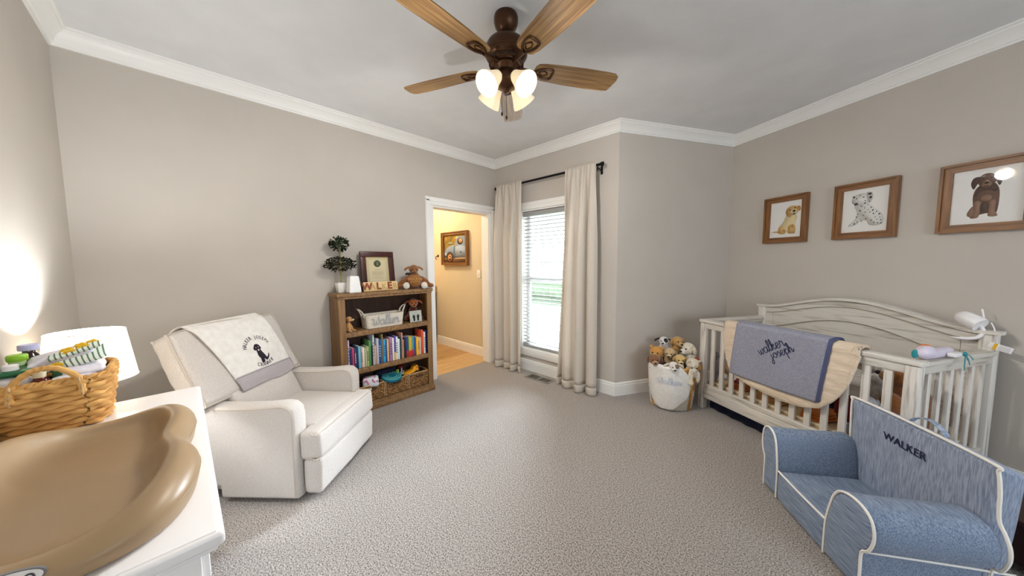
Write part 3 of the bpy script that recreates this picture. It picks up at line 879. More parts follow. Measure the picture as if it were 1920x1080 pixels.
# books: (y centre, width, top z, colour, extra) on the middle shelf
bk = [(.994, .014, .685, '#c9b4cf', 'pale lilac'), (1.012, .014, .60, '#27356f', 'dark blue'), (1.030, .018, .605, '#c23f63', 'raspberry red'), (1.049, .014, .60, '#2c3a78', 'navy'), (1.064, .012, .607, '#1f2d5c', 'deep navy'),
      (1.084, .022, .612, '#6fb4c6', 'light turquoise'), (1.104, .014, .595, '#cf9fa6', 'dusty pink'), (1.121, .020, .592, '#efe7c6', 'cream'), (1.140, .014, .588, '#b9bfa0', 'sage grey'), (1.157, .018, .598, '#a9ba78', 'pale green'),
      (1.177, .020, .65, '#4f8a4b', 'leaf green'), (1.197, .016, .60, '#1c1c26', 'black with dots'), (1.213, .013, .70, '#c9d4df', 'tall pale blue'), (1.229, .016, .59, '#d9a98a', 'peach'),
      (1.250, .022, .655, '#b8bccb', 'silver grey'), (1.270, .014, .645, '#1f3d7a', 'royal blue'), (1.285, .012, .64, '#2c6fb1', 'mid blue'), (1.299, .012, .69, '#8b7a4a', 'olive brown'), (1.315, .020, .635, '#35a5d6', 'bright cyan'), (1.333, .014, .63, '#123e86', 'cobalt'),
      (1.352, .020, .63, '#e3bd84', 'tan'), (1.377, .024, .645, '#a77aa6', 'mauve'), (1.402, .018, .635, '#eeebe6', 'white lettered'), (1.421, .018, .655, '#5a4aa0', 'violet and yellow'), (1.440, .020, .64, '#e9e9ee', 'plain white'), (1.461, .018, .615, '#d9ecea', 'white and teal'),
      (1.480, .014, .63, '#203a3f', 'dark teal'), (1.496, .012, .67, '#cf9a86', 'tall salmon'), (1.510, .014, .60, '#b98d57', 'caramel'), (1.529, .020, .62, '#18203f', 'midnight blue'),
      (1.553, .020, .62, '#2f4aa0', 'blue red footed'), (1.575, .020, .618, '#a6bf3e', 'lime red footed'), (1.597, .019, .618, '#ef8b32', 'orange red footed'), (1.618, .018, .613, '#2fa7b4', 'turquoise red footed'), (1.636, .014, .606, '#2a5aa8', 'bluebell'),
      (1.658, .022, .60, '#f0b429', 'sunny yellow'), (1.680, .016, .595, '#e7b06a', 'apricot'), (1.697, .016, .59, '#d7c8b4', 'oatmeal'), (1.722, .024, .665, '#d9512c', 'tall red orange'), (1.745, .016, .64, '#e8e8e4', 'tall white'), (1.762, .015, .655, '#1f2a7a', 'tall indigo')]
for i, (y, w, zt, c, nm) in enumerate(bk):
    dz = R.uniform(.13, .155); z0 = .411
    left = bk[i - 1][4] if i else None
    lab = '%s book on the middle shelf' % nm + (', right of the %s one' % left if left else ', first from the left')
    b = thing('book', lab, 'book', (-2.968 - R.uniform(0, .012), y, z0), pi / 2, 'books on the middle shelf')
    h = zt - z0; hw = w / 2 - .0006
    mm = mat('cover_' + c[1:], c, rough=.5)
    mb = MB(); mb.rbox(-hw, -hw + .0022, 0, dz, 0, h, .0008, 1); mb.rbox(hw - .0022, hw, 0, dz, 0, h, .0008, 1); mb.rbox(-hw, hw, -.002, .0015, 0, h, .0009, 1)
    part('cover', mb, mm, b)
    mb = MB(); mb.box(-hw + .0022, hw - .0022, .0015, dz - .003, .003, h - .003); part('pages', mb, M_paper, b)
    mb = MB()
    if 'red footed' in nm:
        mb.rbox(-hw - .0003, hw + .0003, -.0026, -.0005, .001, .065, .0006, 1); part('spine_foot', mb, mat('cover_red', '#c6202a', rough=.5), b)
    elif 'violet' in nm:
        mb.rbox(-hw - .0003, hw + .0003, -.0026, -.0005, .001, .08, .0006, 1); part('spine_foot', mb, mat('cover_yellow', '#e0b548', rough=.5), b)
    elif i % 3 == 0:
        for q in range(5): mb.box(-hw * .5, hw * .5, -.0026, -.0018, h * (.3 + .1 * q), h * (.3 + .1 * q) + .012)
        part('spine_marks', mb, mat('spine_print_' + ('d' if sum(C(c)[:3]) > .9 else 'l'), '#33303a' if sum(C(c)[:3]) > .9 else '#e6e0d2', rough=.6), b, stuff=True)


# ---- plush animals
M_eye = mat('plush_eye', '#100c0a', rough=.15, spec=.8)


def fur(c, c2=None):
    if c2 is None:
        r = [int(c[i:i + 2], 16) for i in (1, 3, 5)]; c2 = '#%02x%02x%02x' % tuple(int(x * .86) for x in r)
    return mat('plush_' + c[1:], c, c2, rough=1.0, scale=70, bump=.8, bscale=170, bdist=.004, sheen=.4)


def plush_head(root, s, face, ear=None, muzzle=None, nose='#1a1410', earstyle='flop', o=(0, 0, 0), rz=0.0, ry=0.0, patch=None, snout=1.0, earc2=None):
    """head facing local +x; adds head, muzzle, ears, nose, eyes as parts of root"""
    T = Matrix.Translation(o) @ Euler((0, ry, rz)).to_matrix().to_4x4()
    rot = Euler((0, ry, rz))
    me = blob('head', [((0, 0, 0), (s * .95, s, s * .92)), ((s * .55, 0, -s * .22), (s * .6, s * .62, s * .5)), ((s * .2, 0, -s * .3), (s * .8, s * .8, s * .6))], s * .11, fur(face))
    h = link('head', me, root, o); h.rotation_euler = rot
    mb = MB(); mb.ell((s * (.85 + .12 * snout), 0, -s * .26), (s * .42 * snout, s * .52, s * .42)); part('muzzle', mb, fur(muzzle or face), root, loc=o, rot=rot)
    mb = MB(); mb.ell((s * (1.18 + .28 * snout), 0, -s * .1), (s * .16, s * .23, s * .16)); part('nose', mb, mat('nose_' + nose[1:], nose, rough=.35), root, loc=o, rot=rot)
    for q in (-1, 1):
        mb = MB(); mb.ell((s * .88, q * s * .36, s * .18), s * .12, None, 10, 7); part('eye', mb, M_eye, root, loc=o, rot=rot)
        ec = fur((earc2 if (earc2 and q > 0) else ear) or face)
        if earstyle == 'flop': e = [((-.02 * s, q * s * .92, s * .12), (s * .36, s * .2, s * .5), (q * -.5, 0, 0)), ((0, q * s * 1.15, -s * .3), (s * .34, s * .17, s * .55), (q * -.2, 0, 0))]
        elif earstyle == 'side': e = [((-.05 * s, q * s * 1.25, s * .3), (s * .3, s * .6, s * .2), (q * -.5, 0, 0)), ((-.05 * s, q * s * 1.65, s * .0), (s * .3, s * .4, s * .22), (q * -1.0, 0, 0))]
        else: e = [((-.05 * s, q * s * .72, s * .78), (s * .2, s * .32, s * .32))]
        link('ear', blob('ear', e, s * .1, ec), root, o).rotation_euler = rot
    if patch:
        mb = MB(); mb.ell((s * .62, patch[1] * s * .42, s * .3), (s * .34, s * .45, s * .52)); part('eye_patch', mb, fur(patch[0]), root, loc=o, rot=rot)


def plush_body(root, ells, c, vox=.009, name='body'):
    return link(name, blob(name, ells, vox, fur(c)), root)


# on top of the bookcase --------------------------------------------------
tp = thing('topiary_plant', 'two tier boxwood topiary in a small white pot', 'plant', (-3.105, 1.0, 1.10))
mb = MB(); mb.rbox(-.042, .042, -.042, .042, .0, .092, .006, 2, warp=lambda p: (p[0] * (.78 + .22 * p[2] / .09), p[1] * (.78 + .22 * p[2] / .09), p[2])); part('pot', mb, M_ceramic, tp)
mb = MB(); mb.tube(smooth([(0, 0, .085), (.006, .004, .2), (-.003, .003, .33), (.002, 0, .43)], 5), .006, 7); mb.tube(smooth([(.008, .004, .085), (.0, -.006, .18), (.004, .0, .26)], 5), .005, 6); part('stem', mb, M_stem, tp)
for nm, cz, rr_, rz_, cnt, mm in (('upper_foliage', .435, .068, .055, 330, M_leafg), ('lower_foliage', .255, .115, .055, 430, M_leafr)):
    mb = MB(); q = 0
    for k in range(cnt):
        a = R.uniform(0, 2 * pi); ph = math.acos(R.uniform(-1, 1)); rad = R.uniform(.55, 1.12)
        p = Vector((rr_ * rad * sin(ph) * cos(a), rr_ * rad * sin(ph) * sin(a), cz + rz_ * rad * cos(ph)))
        d = Vector((cos(a) * sin(ph), sin(a) * sin(ph), cos(ph) * .7 + R.uniform(-.4, .6))).normalized()
        sd = d.cross(Vector((R.uniform(-1, 1), R.uniform(-1, 1), R.uniform(-1, 1)))).normalized()
        l = R.uniform(.014, .024); w = l * .42
        nrm = d.cross(sd) * .003
        mb.add([p, p + d * l * .5 + sd * w, p + d * l, p + d * l * .5 - sd * w, p + d * l * .5 + nrm], [(0, 1, 4), (1, 2, 4), (2, 3, 4), (3, 0, 4), (4, 1, 0), (4, 2, 1), (4, 3, 2), (4, 0, 3)])
        if k % 6 == 0: mb.tube([(0, 0, cz), p], .0016, 3)
    part(nm, mb, mm, tp, stuff=True, ang=None)
vs_ = thing('white_vase', 'white tapered square vase standing before the topiary pot', 'vase', (-3.0, 1.068, 1.10))
mb = MB(); mb.rbox(-.053, .053, -.053, .053, 0, .15, .012, 3, warp=lambda p: (p[0] * (1 - .28 * p[2] / .15), p[1] * (1 - .28 * p[2] / .15), p[2])); part('body', mb, mat('white_glazed', '#f3f3f3', rough=.4), vs_)
mb = MB(); mb.lathe([(.026, .1495), (.026, .1515), (.022, .1515)], 20); part('rim', mb, M_ceramic, vs_)
gb = thing('green_bottle', 'dark green glass bottle half hidden behind the white vase', 'bottle', (-3.11, 1.145, 1.10))
mb = MB(); mb.lathe([(.024, 0), (.026, .008), (.026, .07), (.018, .088), (.01, .1), (.01, .118), (.012, .12)], 18); part('body', mb, mat('green_glass', '#1f4a38', rough=.15), gb)
mb = MB(); mb.lathe([(.0125, .1205), (.0125, .134), (.0, .135)], 14); part('cap', mb, M_dark, gb)

ct = thing('framed_certificate', 'deep mahogany frame holding a cream certificate with a green seal', 'certificate', (-3.115, 1.345, 1.101), pi / 2)
TL = bpy.data.objects.new('frame_stand', None)
bpy.data.objects.remove(TL)
ct.rotation_euler = (radians(-6), 0, pi / 2)
Wc, Hc = .325, .375
for nm, x0, x1, z0, z1 in (('frame_rail', -Wc / 2, Wc / 2, Hc - .05, Hc), ('frame_rail', -Wc / 2, Wc / 2, 0, .05), ('frame_stile', -Wc / 2, -Wc / 2 + .05, .05, Hc - .05), ('frame_stile', Wc / 2 - .05, Wc / 2, .05, Hc - .05)):
    mb = MB(); mb.rbox(x0, x1, -.028, 0, z0, z1, .005, 2); part(nm, mb, M_mahog, ct)
mb = MB(); mb.box(-Wc / 2 + .045, Wc / 2 - .045, -.008, -.004, .045, Hc - .045); part('backing_mat', mb, mat('certificate_mat', '#cdb885', rough=.8), ct)
mb = MB(); mb.box(-.098, .098, -.0095, -.0083, .066, .312); part('certificate_paper', mb, M_parch, ct)
ps = []
for (a, b, c2, d) in ((.05, .95, .955, .963), (.05, .95, .03, .038), (.05, .06, .03, .963), (.94, .95, .03, .963)): ps.append(('#8a7a48', [(a, c2), (b, c2), (b, d), (a, d)]))
ps += [('#2e3d22', (.5, .78, .175, .135)), ('#8c9464', (.5, .78, .135, .105)), ('#33432a', (.5, .78, .115, .09)), ('#b9b98b', (.5, .80, .05, .03)), ('#a8ab7d', (.5, .745, .06, .03)), ('#1f2a18', (.5, .775, .025, .025))]
for q, (w, v) in enumerate(((.3, .53), (.55, .46), (.6, .425), (.5, .39), (.56, .355), (.3, .3), (.45, .22))): ps.append(('#a2966f' if q else '#5a5238', [(.5 - w / 2, v), (.5 + w / 2, v), (.5 + w / 2, v + .008), (.5 - w / 2, v + .008)]))
flat_shapes('certificate_print', ps, ct, .196, .246, -.0095, None).location = (0, 0, .189)
mb = MB(); mb.box(-Wc / 2 + .045, Wc / 2 - .045, -.019, -.017, .045, Hc - .045); part('glass_pane', mb, M_glass, ct)
mb = MB(); mb.box(-.02, .02, .0, .004, .02, .3); part('easel_back', mb, M_dark, ct)

wp = thing('name_puzzle', 'pale wooden name board with raised letters leaning before the certificate', 'puzzle', (-2.995, 1.315, 1.101), pi / 2)
wp.rotation_euler = (radians(-10), 0, pi / 2)
mb = MB(); mb.rbox(-.165, .165, -.014, 0, 0, .088, .006, 2); pts = []
part('board', mb, M_birch, wp)
for k, ch in enumerate('WALKER'):
    big = ch in 'WLE'
    me = text_mesh(ch, .088 if big else .075, .006, M_walnutl if big else M_birchl, bold=.0035 if big else 0)
    l = part('letter', me, None, wp, label=('brown raised letter ' if big else 'tan letter ') + ch, loc=(-.133 + k * .0535, -.016, .044 + (0 if big else -.004)), rot=(pi / 2, 0, 0))

pd = thing('plush_dog', 'brown plush dog with white paws sitting on the bookcase top beside the certificate', 'plush toy', (-3.03, 1.675, 1.10), 0.0, 'plush dogs around the bookcase')
pd.rotation_euler = (0, 0, -.35)
plush_body(pd, [((0, 0, .075), (.065, .085, .075)), ((0, 0, .12), (.05, .06, .06)), ((.03, -.085, .03), (.07, .03, .028), (0, 0, -.5)), ((.03, .085, .03), (.07, .03, .028), (0, 0, .5)), ((.02, -.1, .085), (.03, .075, .027), (.65, 0, 0)), ((.02, .1, .085), (.03, .075, .027), (-.65, 0, 0)), ((.03, -.155, .028), (.03, .035, .026)), ((.03, .165, .028), (.03, .035, .026))], '#8a5328', .009)
mb = MB(); mb.ell((.035, 0, .082), (.045, .072, .068)); part('tummy', mb, fur('#a66a2c'), pd)
for s in (-1, 1):
    mb = MB(); mb.ell((.092, s * .088, .036), (.022, .032, .036)); part('foot_pad', mb, fur('#e8e2d6'), pd)
plush_head(pd, .05, '#8f5a30', '#a0662f', '#94602f', nose='#6b4022', earstyle='side', o=(.02, 0, .2), ry=.35)
for s_, z in (('WALKER', .1), ('JOSEPH', .073)):
    me = text_mesh(s_, .036 if s_ == 'WALKER' else .028, .012, mat('tan_thread', '#c99a5c', rough=.8))
    part('embroidered_name', me, None, pd, loc=(.079 if s_ == 'WALKER' else .083, 0, z), rot=(pi / 2, 0, pi / 2))
mb = MB(); mb.tube(smooth([(.03, -.05, .155), (.06, -.045, .16), (.06, -.075, .16), (.03, -.08, .15)], 4, True), .007, 6, True); part('bow', mb, M_dark, pd)

# top shelf ------------------------------------------------------------
pg = thing('plush_dog', 'tiny golden plush dog at the left end of the upper shelf', 'plush toy', (-3.0, 1.012, .756), .5, 'plush dogs around the bookcase')
plush_body(pg, [((0, 0, .045), (.024, .026, .045)), ((.02, -.018, .03), (.012, .01, .032), (0, -.3, 0)), ((.02, .018, .03), (.012, .01, .032), (0, -.3, 0)), ((.04, -.022, .009), (.02, .011, .01)), ((.04, .022, .009), (.02, .011, .01)), ((-.01, 0, .02), (.03, .03, .02))], '#c99355', .005)
plush_head(pg, .027, '#cd9a5c', '#a9703a', '#d9b37f', nose='#d9c9ae', earstyle='flop', o=(.006, 0, .112), rz=.5, snout=1.2)
po = thing('plush_dog', 'orange brown plush dog sitting behind the footprint plaque', 'plush toy', (-3.09, 1.69, .756), -.35, 'plush dogs around the bookcase')
plush_body(po, [((0, 0, .06), (.05, .065, .06)), ((0, 0, .11), (.04, .045, .045)), ((.02, -.07, .03), (.03, .03, .028)), ((.02, .07, .03), (.03, .03, .028))], '#6a2c16', .009)
plush_head(po, .05, '#a4541c', '#9b4f1c', '#b96a24', nose='#3a1710', earstyle='side', o=(.02, 0, .19), ry=.15)
rb = thing('rope_basket', 'white cotton rope basket with a grey handwritten name on the upper shelf', 'basket', (-3.045, 1.34, .756), pi / 2)


def rrect(hx, hy, r, n=6):
    out = []
    for (cx, cy, a0) in ((hx - r, hy - r, 0), (-hx + r, hy - r, pi / 2), (-hx + r, -hy + r, pi), (hx - r, -hy + r, 3 * pi / 2)):
        for q in range(n + 1):
            a = a0 + pi / 2 * q / n; out.append((cx + r * cos(a), cy + r * sin(a)))
    return out


def densify(pl, step):
    out = []
    for i in range(len(pl)):
        a, b = Vector(pl[i]), Vector(pl[(i + 1) % len(pl)]); n = max(1, int((b - a).length / step))
        out += [a.lerp(b, q / n) for q in range(n)]
    return out


mb = MB()
for k in range(15):
    z = .005 + k * .0083; g = k / 14
    pl = rrect(.172 + .012 * g, .072 + .010 * g, .03, 5)
    mb.tube([(x, y, z) for x, y in pl], .0047, 6, True)
part('coiled_wall', mb, M_rope, rb, stuff=True)
mb = MB(); mb.prism(rrect(.168, .068, .028), .001, .006); part('base', mb, M_rope, rb)
for s in (-1, 1):
    mb = MB()
    for o_ in (0, .009): mb.tube(smooth([(s * .182, -.03 - o_, .1), (s * .20, -.03 - o_, .15), (s * .222, -.022, .178), (s * .235, 0, .185), (s * .222, .022, .178), (s * .20, .03 + o_, .15), (s * .182, .03 + o_, .1)], 5), .0052, 6)
    part('handle', mb, M_rope, rb)
mb = MB(); handwriting(mb, 'Walker', .052, lambda u, v: (-.125 + u * .98, -.0835 - .0075 * max(0, min(1, (v + .03) / .11)) , .032 + v), .0042, 6)
part('name_lettering', mb, M_ropegrey, rb)
fp = thing('footprint_plaque', 'small pale plaque with two black baby footprints', 'plaque', (-2.985, 1.66, .756), pi / 2)
fp.rotation_euler = (radians(-7), 0, pi / 2)
mb = MB(); mb.rbox(-.066, .066, -.011, 0, 0, .118, .003, 2); part('slab', mb, mat('plaque_clay', '#b9bdb4', '#a9aea4', rough=.7, scale=60), fp)
ps = []
for s in (-1, 1):
    u0 = .5 + s * .16
    ps += [('#1c211f', [(u0 - .06, .12), (u0 + .06, .12), (u0 + .075, .3), (u0 + .11 + s * .02, .52), (u0 + s * .04, .6), (u0 - .11 + s * .02, .52), (u0 - .07, .3)])]
    for q in range(5): ps.append(('#1c211f', (u0 + s * .02 + (q - 2) * .05, .655 - abs(q - 2 - s) * .02, .021 + .008 * (q == 2 - 2 * s), .028)))
flat_shapes('footprints', ps, fp, .132, .118, -.0112, None).location = (0, 0, .059)

# bottom shelf: wicker bins ----------------------------------------------


def woven(mb, hx0, hy0, hx1, hy1, z0, z1, rc, rows, amp, r, pitch=.02, n=5, step=.006):
    for k in range(rows):
        g = k / (rows - 1); z = z0 + (z1 - z0) * g
        pl = densify(rrect(hx0 + (hx1 - hx0) * g, hy0 + (hy1 - hy0) * g, rc, 4), step)
        L = 0; pts = []
        per = sum((pl[i] - pl[i - 1]).length for i in range(len(pl)))
        nn = max(2, round(per / pitch / 2) * 2)
        for i in range(len(pl)):
            if i: L += (pl[i] - pl[i - 1]).length
            d = pl[(i + 1) % len(pl)] - pl[i - 1]
            nr = Vector((d.y, -d.x)).normalized()
            o = amp * sin(pi * nn * L / per + (pi if k % 2 else 0))
            pts.append((pl[i].x + nr.x * o, pl[i].y + nr.y * o, z + .3 * amp * cos(pi * nn * L / per + k)))
        mb.tube(pts, r, n, True)


def bin_(yc, w, lab):
    b = thing('wicker_bin', lab, 'basket', (-3.065, yc, .076), pi / 2, 'wicker bins on the bottom shelf')
    hx, hy = w / 2, .088
    mb = MB(); woven(mb, hx - .008, hy - .008, hx - .006, hy - .006, .010, .137, .012, 9, .0055, .0085, .026, 6, .0065)
    part('woven_wall', mb, M_hyac, b, stuff=True)
    mb = MB()
    for (x0, x1, y0, y1) in ((-hx + .012, hx - .012, -hy + .013, -hy + .016), (-hx + .012, hx - .012, hy - .016, hy - .013), (-hx + .013, -hx + .016, -hy + .013, hy - .013), (hx - .016, hx - .013, -hy + .013, hy - .013)): mb.box(x0, x1, y0, y1, .004, .139)
    mb.box(-hx + .012, hx - .012, -hy + .013, hy - .013, .002, .006)
    part('lining', mb, M_wickd, b)
    mb = MB(); mb.tube([(x, y, .146) for x, y in rrect(hx - .005, hy - .005, .012, 4)], .006, 7, True); part('rim', mb, M_wickl, b)
    for s in (-1, 1):
        mb = MB(); mb.tube([(s * (hx - .004), -hy + .004, .005), (s * (hx - .003), -hy + .003, .146)], .0045, 6); part('corner_binding', mb, M_wickl, b)
    mb = MB(); mb.rbox(-.042, .042, -hy - .006, -hy + .004, .098, .128, .008, 2); part('handle_slot', mb, M_wickd, b)
    return b


bin_(1.19, .236, 'wicker bin on the bottom shelf nearest the recliner')
bin_(1.433, .236, 'middle wicker bin holding teal toys on the bottom shelf')
bin_(1.678, .234, 'right wicker bin holding a yellow toy truck')
wt = thing('floral_cloth_book', 'white cloth book with pink flowers poking from the bin by the recliner', 'toy', (-3.03, 1.195, .2), 1.2)
mb = MB(); mb.rbox(-.07, .07, -.05, .05, 0, .085, .018, 3, 2, puff=(0, .012, .01)); part('body', mb, mat('floral_cloth', '#eeeaf0', '#dfe6ee', rough=.9, scale=18), wt)
mb = MB()
for k in range(12): mb.ell((R.uniform(-.06, .06), R.choice((-.06, .058)), R.uniform(.015, .075)), (.009, .004, .009), None, 8, 5)
for k in range(6): mb.ell((R.uniform(-.05, .05), R.uniform(-.04, .04), .092), (.009, .009, .004), None, 8, 5)
part('printed_flowers', mb, mat('pink_flower', '#d27ba5', rough=.9), wt, stuff=True)
tt = thing('teal_toy', 'teal and navy toy disc lying in the middle bin', 'toy', (-3.03, 1.40, .215))
mb = MB(); mb.lathe([(0, .0), (.08, .0), (.098, .02), (.098, .03), (.07, .038), (.03, .03), (0, .03)], 28, Matrix.Rotation(radians(14), 4, 'Y')); part('disc', mb, mat('teal_plastic', '#1b6f86', rough=.4), tt)
mb = MB()
for r_ in (.045, .065, .083): mb.tube([(r_ * cos(2 * pi * q / 24), r_ * sin(2 * pi * q / 24), .037) for q in range(24)], .004, 5, True, Matrix.Rotation(radians(14), 4, 'Y'))
part('rings', mb, mat('aqua_plastic', '#63b9b3', rough=.4), tt)
nb = thing('navy_cushion_toy', 'navy soft toy bag at the back of the middle bin', 'toy', (-3.11, 1.38, .235))
mb = MB(); mb.rbox(-.03, .03, -.11, .11, -.06, .06, .028, 3, 2, puff=(.01, 0, .01)); part('body', mb, M_navycloth, nb)
mb = MB(); mb.tube(smooth([(0, -.05, .058), (0, -.03, .085), (0, .03, .085), (0, .05, .058)], 4), .006, 6); part('strap', mb, M_navycloth, nb)
gl = thing('green_toy_figure', 'lime and silver toy poking up at the right of the middle bin', 'toy', (-3.05, 1.475, .20))
mb = MB(); mb.ell((0, 0, .04), (.016, .02, .03)); mb.ell((0, 0, .075), (.014, .016, .014)); part('body', mb, mat('lime_plastic', '#9fc23a', rough=.4), gl)
mb = MB(); mb.tube(smooth([(0, .02, .02), (0, .04, .05), (0, .045, .09)], 4), .007, 6); mb.tube(smooth([(0, .01, .02), (.0, .055, .03), (0, .06, .06)], 4), .006, 6); part('arms', mb, mat('silver_plastic', '#a9bfc4', rough=.35), gl)
rt = thing('red_ball', 'dark red ball deep in the shadow of the bottom shelf', 'toy', (-3.13, 1.545, .268))
mb = MB(); mb.ell((0, 0, 0), .035, None, 20, 12); part('shell', mb, mat('dark_red_rubber', '#6b1414', rough=.5), rt)
mb = MB(); mb.tube([(.0352 * cos(2 * pi * q / 28), .0352 * sin(2 * pi * q / 28), 0) for q in range(28)], .0025, 5, True); part('seam', mb, M_dark, rt)
yt = thing('toy_dump_truck', 'yellow toy dump truck tipped into the right bin', 'toy', (-3.035, 1.62, .214), pi / 2 - .15)
yt.rotation_euler = (0, radians(-14), pi / 2 - .1)
M_yel = mat('yellow_plastic', '#f2a81d', rough=.35)
mb = MB(); mb.prism([(-.085, .012), (.03, .012), (.045, .05), (.075, .055), (.075, .066), (.03, .066), (.01, .04), (-.085, .035)], -.032, .032, Matrix.Rotation(pi / 2, 4, 'X')); part('dump_bed', mb, M_yel, yt)
mb = MB(); mb.rbox(.035, .075, -.03, .03, .0, .045, .006, 2); part('cab', mb, mat('amber_plastic', '#d9901a', rough=.35), yt)
mb = MB(); mb.rbox(-.08, .08, -.022, .022, -.01, .008, .003, 1); part('chassis', mb, M_dark, yt)
for x in (-.05, .05):
    for s in (-1, 1):
        mb = MB(); mb.lathe([(.012, -.009), (.022, -.008), (.023, 0), (.022, .008), (.012, .009)], 16, Matrix.Translation((x, s * .033, -.006)) @ Matrix.Rotation(pi / 2, 4, 'X')); part('wheel', mb, M_dark, yt)

# ---------------------------------------------------------------- recliner (local x across, y towards its back)
rc = thing('recliner', 'cream linen recliner with piped edges standing in front of the long wall', 'armchair', (-1.997, .484, 0), radians(132.24))


def wr(p, a=.0025, s=9):  # slight upholstery unevenness
    return [p[0] + a * sin(p[1] * s * 2.1 + p[2] * s), p[1] + a * sin(p[2] * s * 1.7 + p[0] * s * 1.3), p[2] + a * sin(p[0] * s * 1.9 + p[1] * s)]


mb = MB(); mb.box(.085, .585, .14, .80, .05, .30); mb.box(.02, .63, .50, .86, .05, .10); mb.rbox(.075, .595, .70, .84, .10, .55, .02, 2); part('frame_body', mb, M_linen, rc)
mb = MB(); mb.lathe([(.26, .0), (.27, .01), (.27, .05)], 32, Matrix.Translation((.335, .5, 0))); part('swivel_base', mb, M_dark, rc)
for nm, x0, x1 in (('l', -.03, .078), ('r', .592, .70)):
    side = [(.118, .03), (.115, .30), (.112, .50), (.122, .548), (.15, .572), (.19, .578), (.30, .566), (.45, .560), (.62, .562), (.80, .566), (.82, .55), (.82, .10), (.56, .10), (.555, .03)]
    # rounded slab: rings across x
    mb = MB(); n = len(side); cy, cz = .46, .32
    def ring(x, k): return [(x, cy + (y - cy) * (1 - k / .36), cz + (z - cz) * (1 - k / .25)) for y, z in side]
    rings = [ring(x0, .016), ring(x0 + .003, .006), ring(x0 + .014, 0), ring((x0 + x1) / 2, -.004), ring(x1 - .014, 0), ring(x1 - .003, .006), ring(x1, .016)]
    vs = [p for r_ in rings for p in r_]; fs = []
    for i in range(len(rings) - 1):
        for q in range(n): fs.append((i * n + q, i * n + (q + 1) % n, (i + 1) * n + (q + 1) % n, (i + 1) * n + q))
    fs.append(tuple(range(n))); fs.append(tuple(reversed(range((len(rings) - 1) * n, len(rings) * n))))
    fs = [tuple(reversed(f)) for f in fs]
    mb.add(vs, fs); arm = part('arm', mb, M_linen, rc, ang=50)
    for x in (x0 + .002, x1 - .002):
        mb = MB(); mb.tube([(x,) + p[1:] for p in [tuple(q) for q in smooth([(x, cy + (y - cy) * .965, cz + (z - cz) * .955) for y, z in side[:10]], 3)]], .0042, 6); part('piping', mb, M_linenpipe, arm)
# seat: T cushion
mb = MB(); mb.rbox(.0, .655, -.005, .112, .25, .405, .022, 3, 5, puff=(.006, .008, .012), warp=wr)
mb.rbox(.083, .587, .06, .60, .30, .412, .02, 3, 6, puff=(0, 0, .022), warp=wr); sc = part('seat_cushion', mb, M_linen, rc, ang=50)
mb = MB(); pth = [(.083, .118, .404), (.012, .105, .396), (.006, .05, .397), (.012, .004, .397), (.33, -.004, .402), (.643, .004, .397), (.649, .05, .397), (.643, .105, .396), (.587, .118, .404)]
mb.tube(smooth(pth, 5), .0045, 6); mb.tube(smooth([(p[0], p[1], p[2] - .142) for p in pth], 5), .0045, 6); part('piping', mb, M_linenpipe, sc)
mb = MB(); mb.rbox(.003, .652, .0, .10, .035, .246, .024, 3, 4, puff=(0, .006, 0), warp=wr); part('footrest', mb, M_linen, rc, ang=50)
# back: tilted cushion
TB = Matrix.Translation((0, .50, .45)) @ Matrix.Rotation(-math.atan2(.26, .54), 4, 'X')   # local z runs up the slope, -y faces the sitter
BX0, BX1, BT = -.068, .668, .598


def wrinkle(p):
    x, y, z = p
    e = exp(-((x - BX0) / .10) ** 2) + exp(-((x - BX1) / .10) ** 2)
    w = .004 * e * sin(z * 62 + 3 * sin(x * 9)) + .003 * sin(x * 11 + z * 7)
    s_ = 1.0
    return [x + .004 * sin(z * 14), y - w if y < 0 else y + w * .4, z + .006 * sin(x * 8.5) * (z / .6)]


mb = MB(); mb.rbox(BX0, BX1, 0, .115, .148, BT, .028, 4, 16, puff=(.012, .034, .012), T=TB, warp=wrinkle)
mb.rbox(.085, .585, .004, .11, -.06, .20, .02, 3, 4, puff=(0, .03, 0), T=TB)
bk_ = part('back_cushion', mb, M_linen, rc, ang=60)
for y in (.006, .094):
    mb = MB(); c_ = .03
    pl = [(BX0 + .004, .17), (BX0 + .002, .35), (BX0 + .003, BT - c_), (BX0 + c_, BT - .004), (.3, BT + .008), (BX1 - c_, BT - .004), (BX1 - .003, BT - c_), (BX1 - .002, .35), (BX1 - .004, .17), (BX1 - c_, .151), (.3, .15), (BX0 + c_, .151)]
    pl2 = []
    for p in smooth([(a, y, b) for a, b in pl], 5, True):
        w_ = wrinkle([p.x, p.y, p.z]); pl2.append(w_)
    mb.tube(pl2, .005, 6, True, TB); part('piping', mb, M_linenpipe, bk_)

# ---- throw over its back
th = thing('throw_blanket', 'white throw with grey border and black dog draped over the recliner back', 'blanket', (-1.997, .484, 0), radians(132.24))


def bulge(x, z):
    u = (x - (BX0 + BX1) / 2) / ((BX1 - BX0) / 2); v = (z - (.148 + BT) / 2) / ((BT - .148) / 2)
    return .034 * max(0, 1 - u * u) ** .7 * max(0, 1 - v * v) ** .7


def throw_pt(u, s, off=.0):
    """s: metres along the strip measured from the top front edge, negative = behind"""
    x = .045 + .505 * u
    if s >= 0:
        t = BT - .012 - s; x = x + (.105 - .062 * u) * (s / .455)
        y = -bulge(x, t) - .0125 - .004 * sin(x * 13 + s * 9) - off - .004 * (s > .38); z = t
        if s < .03: z += .012 * (1 - s / .03); y += .02 * (1 - s / .03) ** 2
    elif s > -.13:
        a = -s / .13; y = .008 + .105 * a - .0; z = BT + .022 + .012 * sin(pi * a); x += .0
    else:
        y = .131; z = BT + .02 - (-s - .13)
    return TB @ Vector((x, y, z))


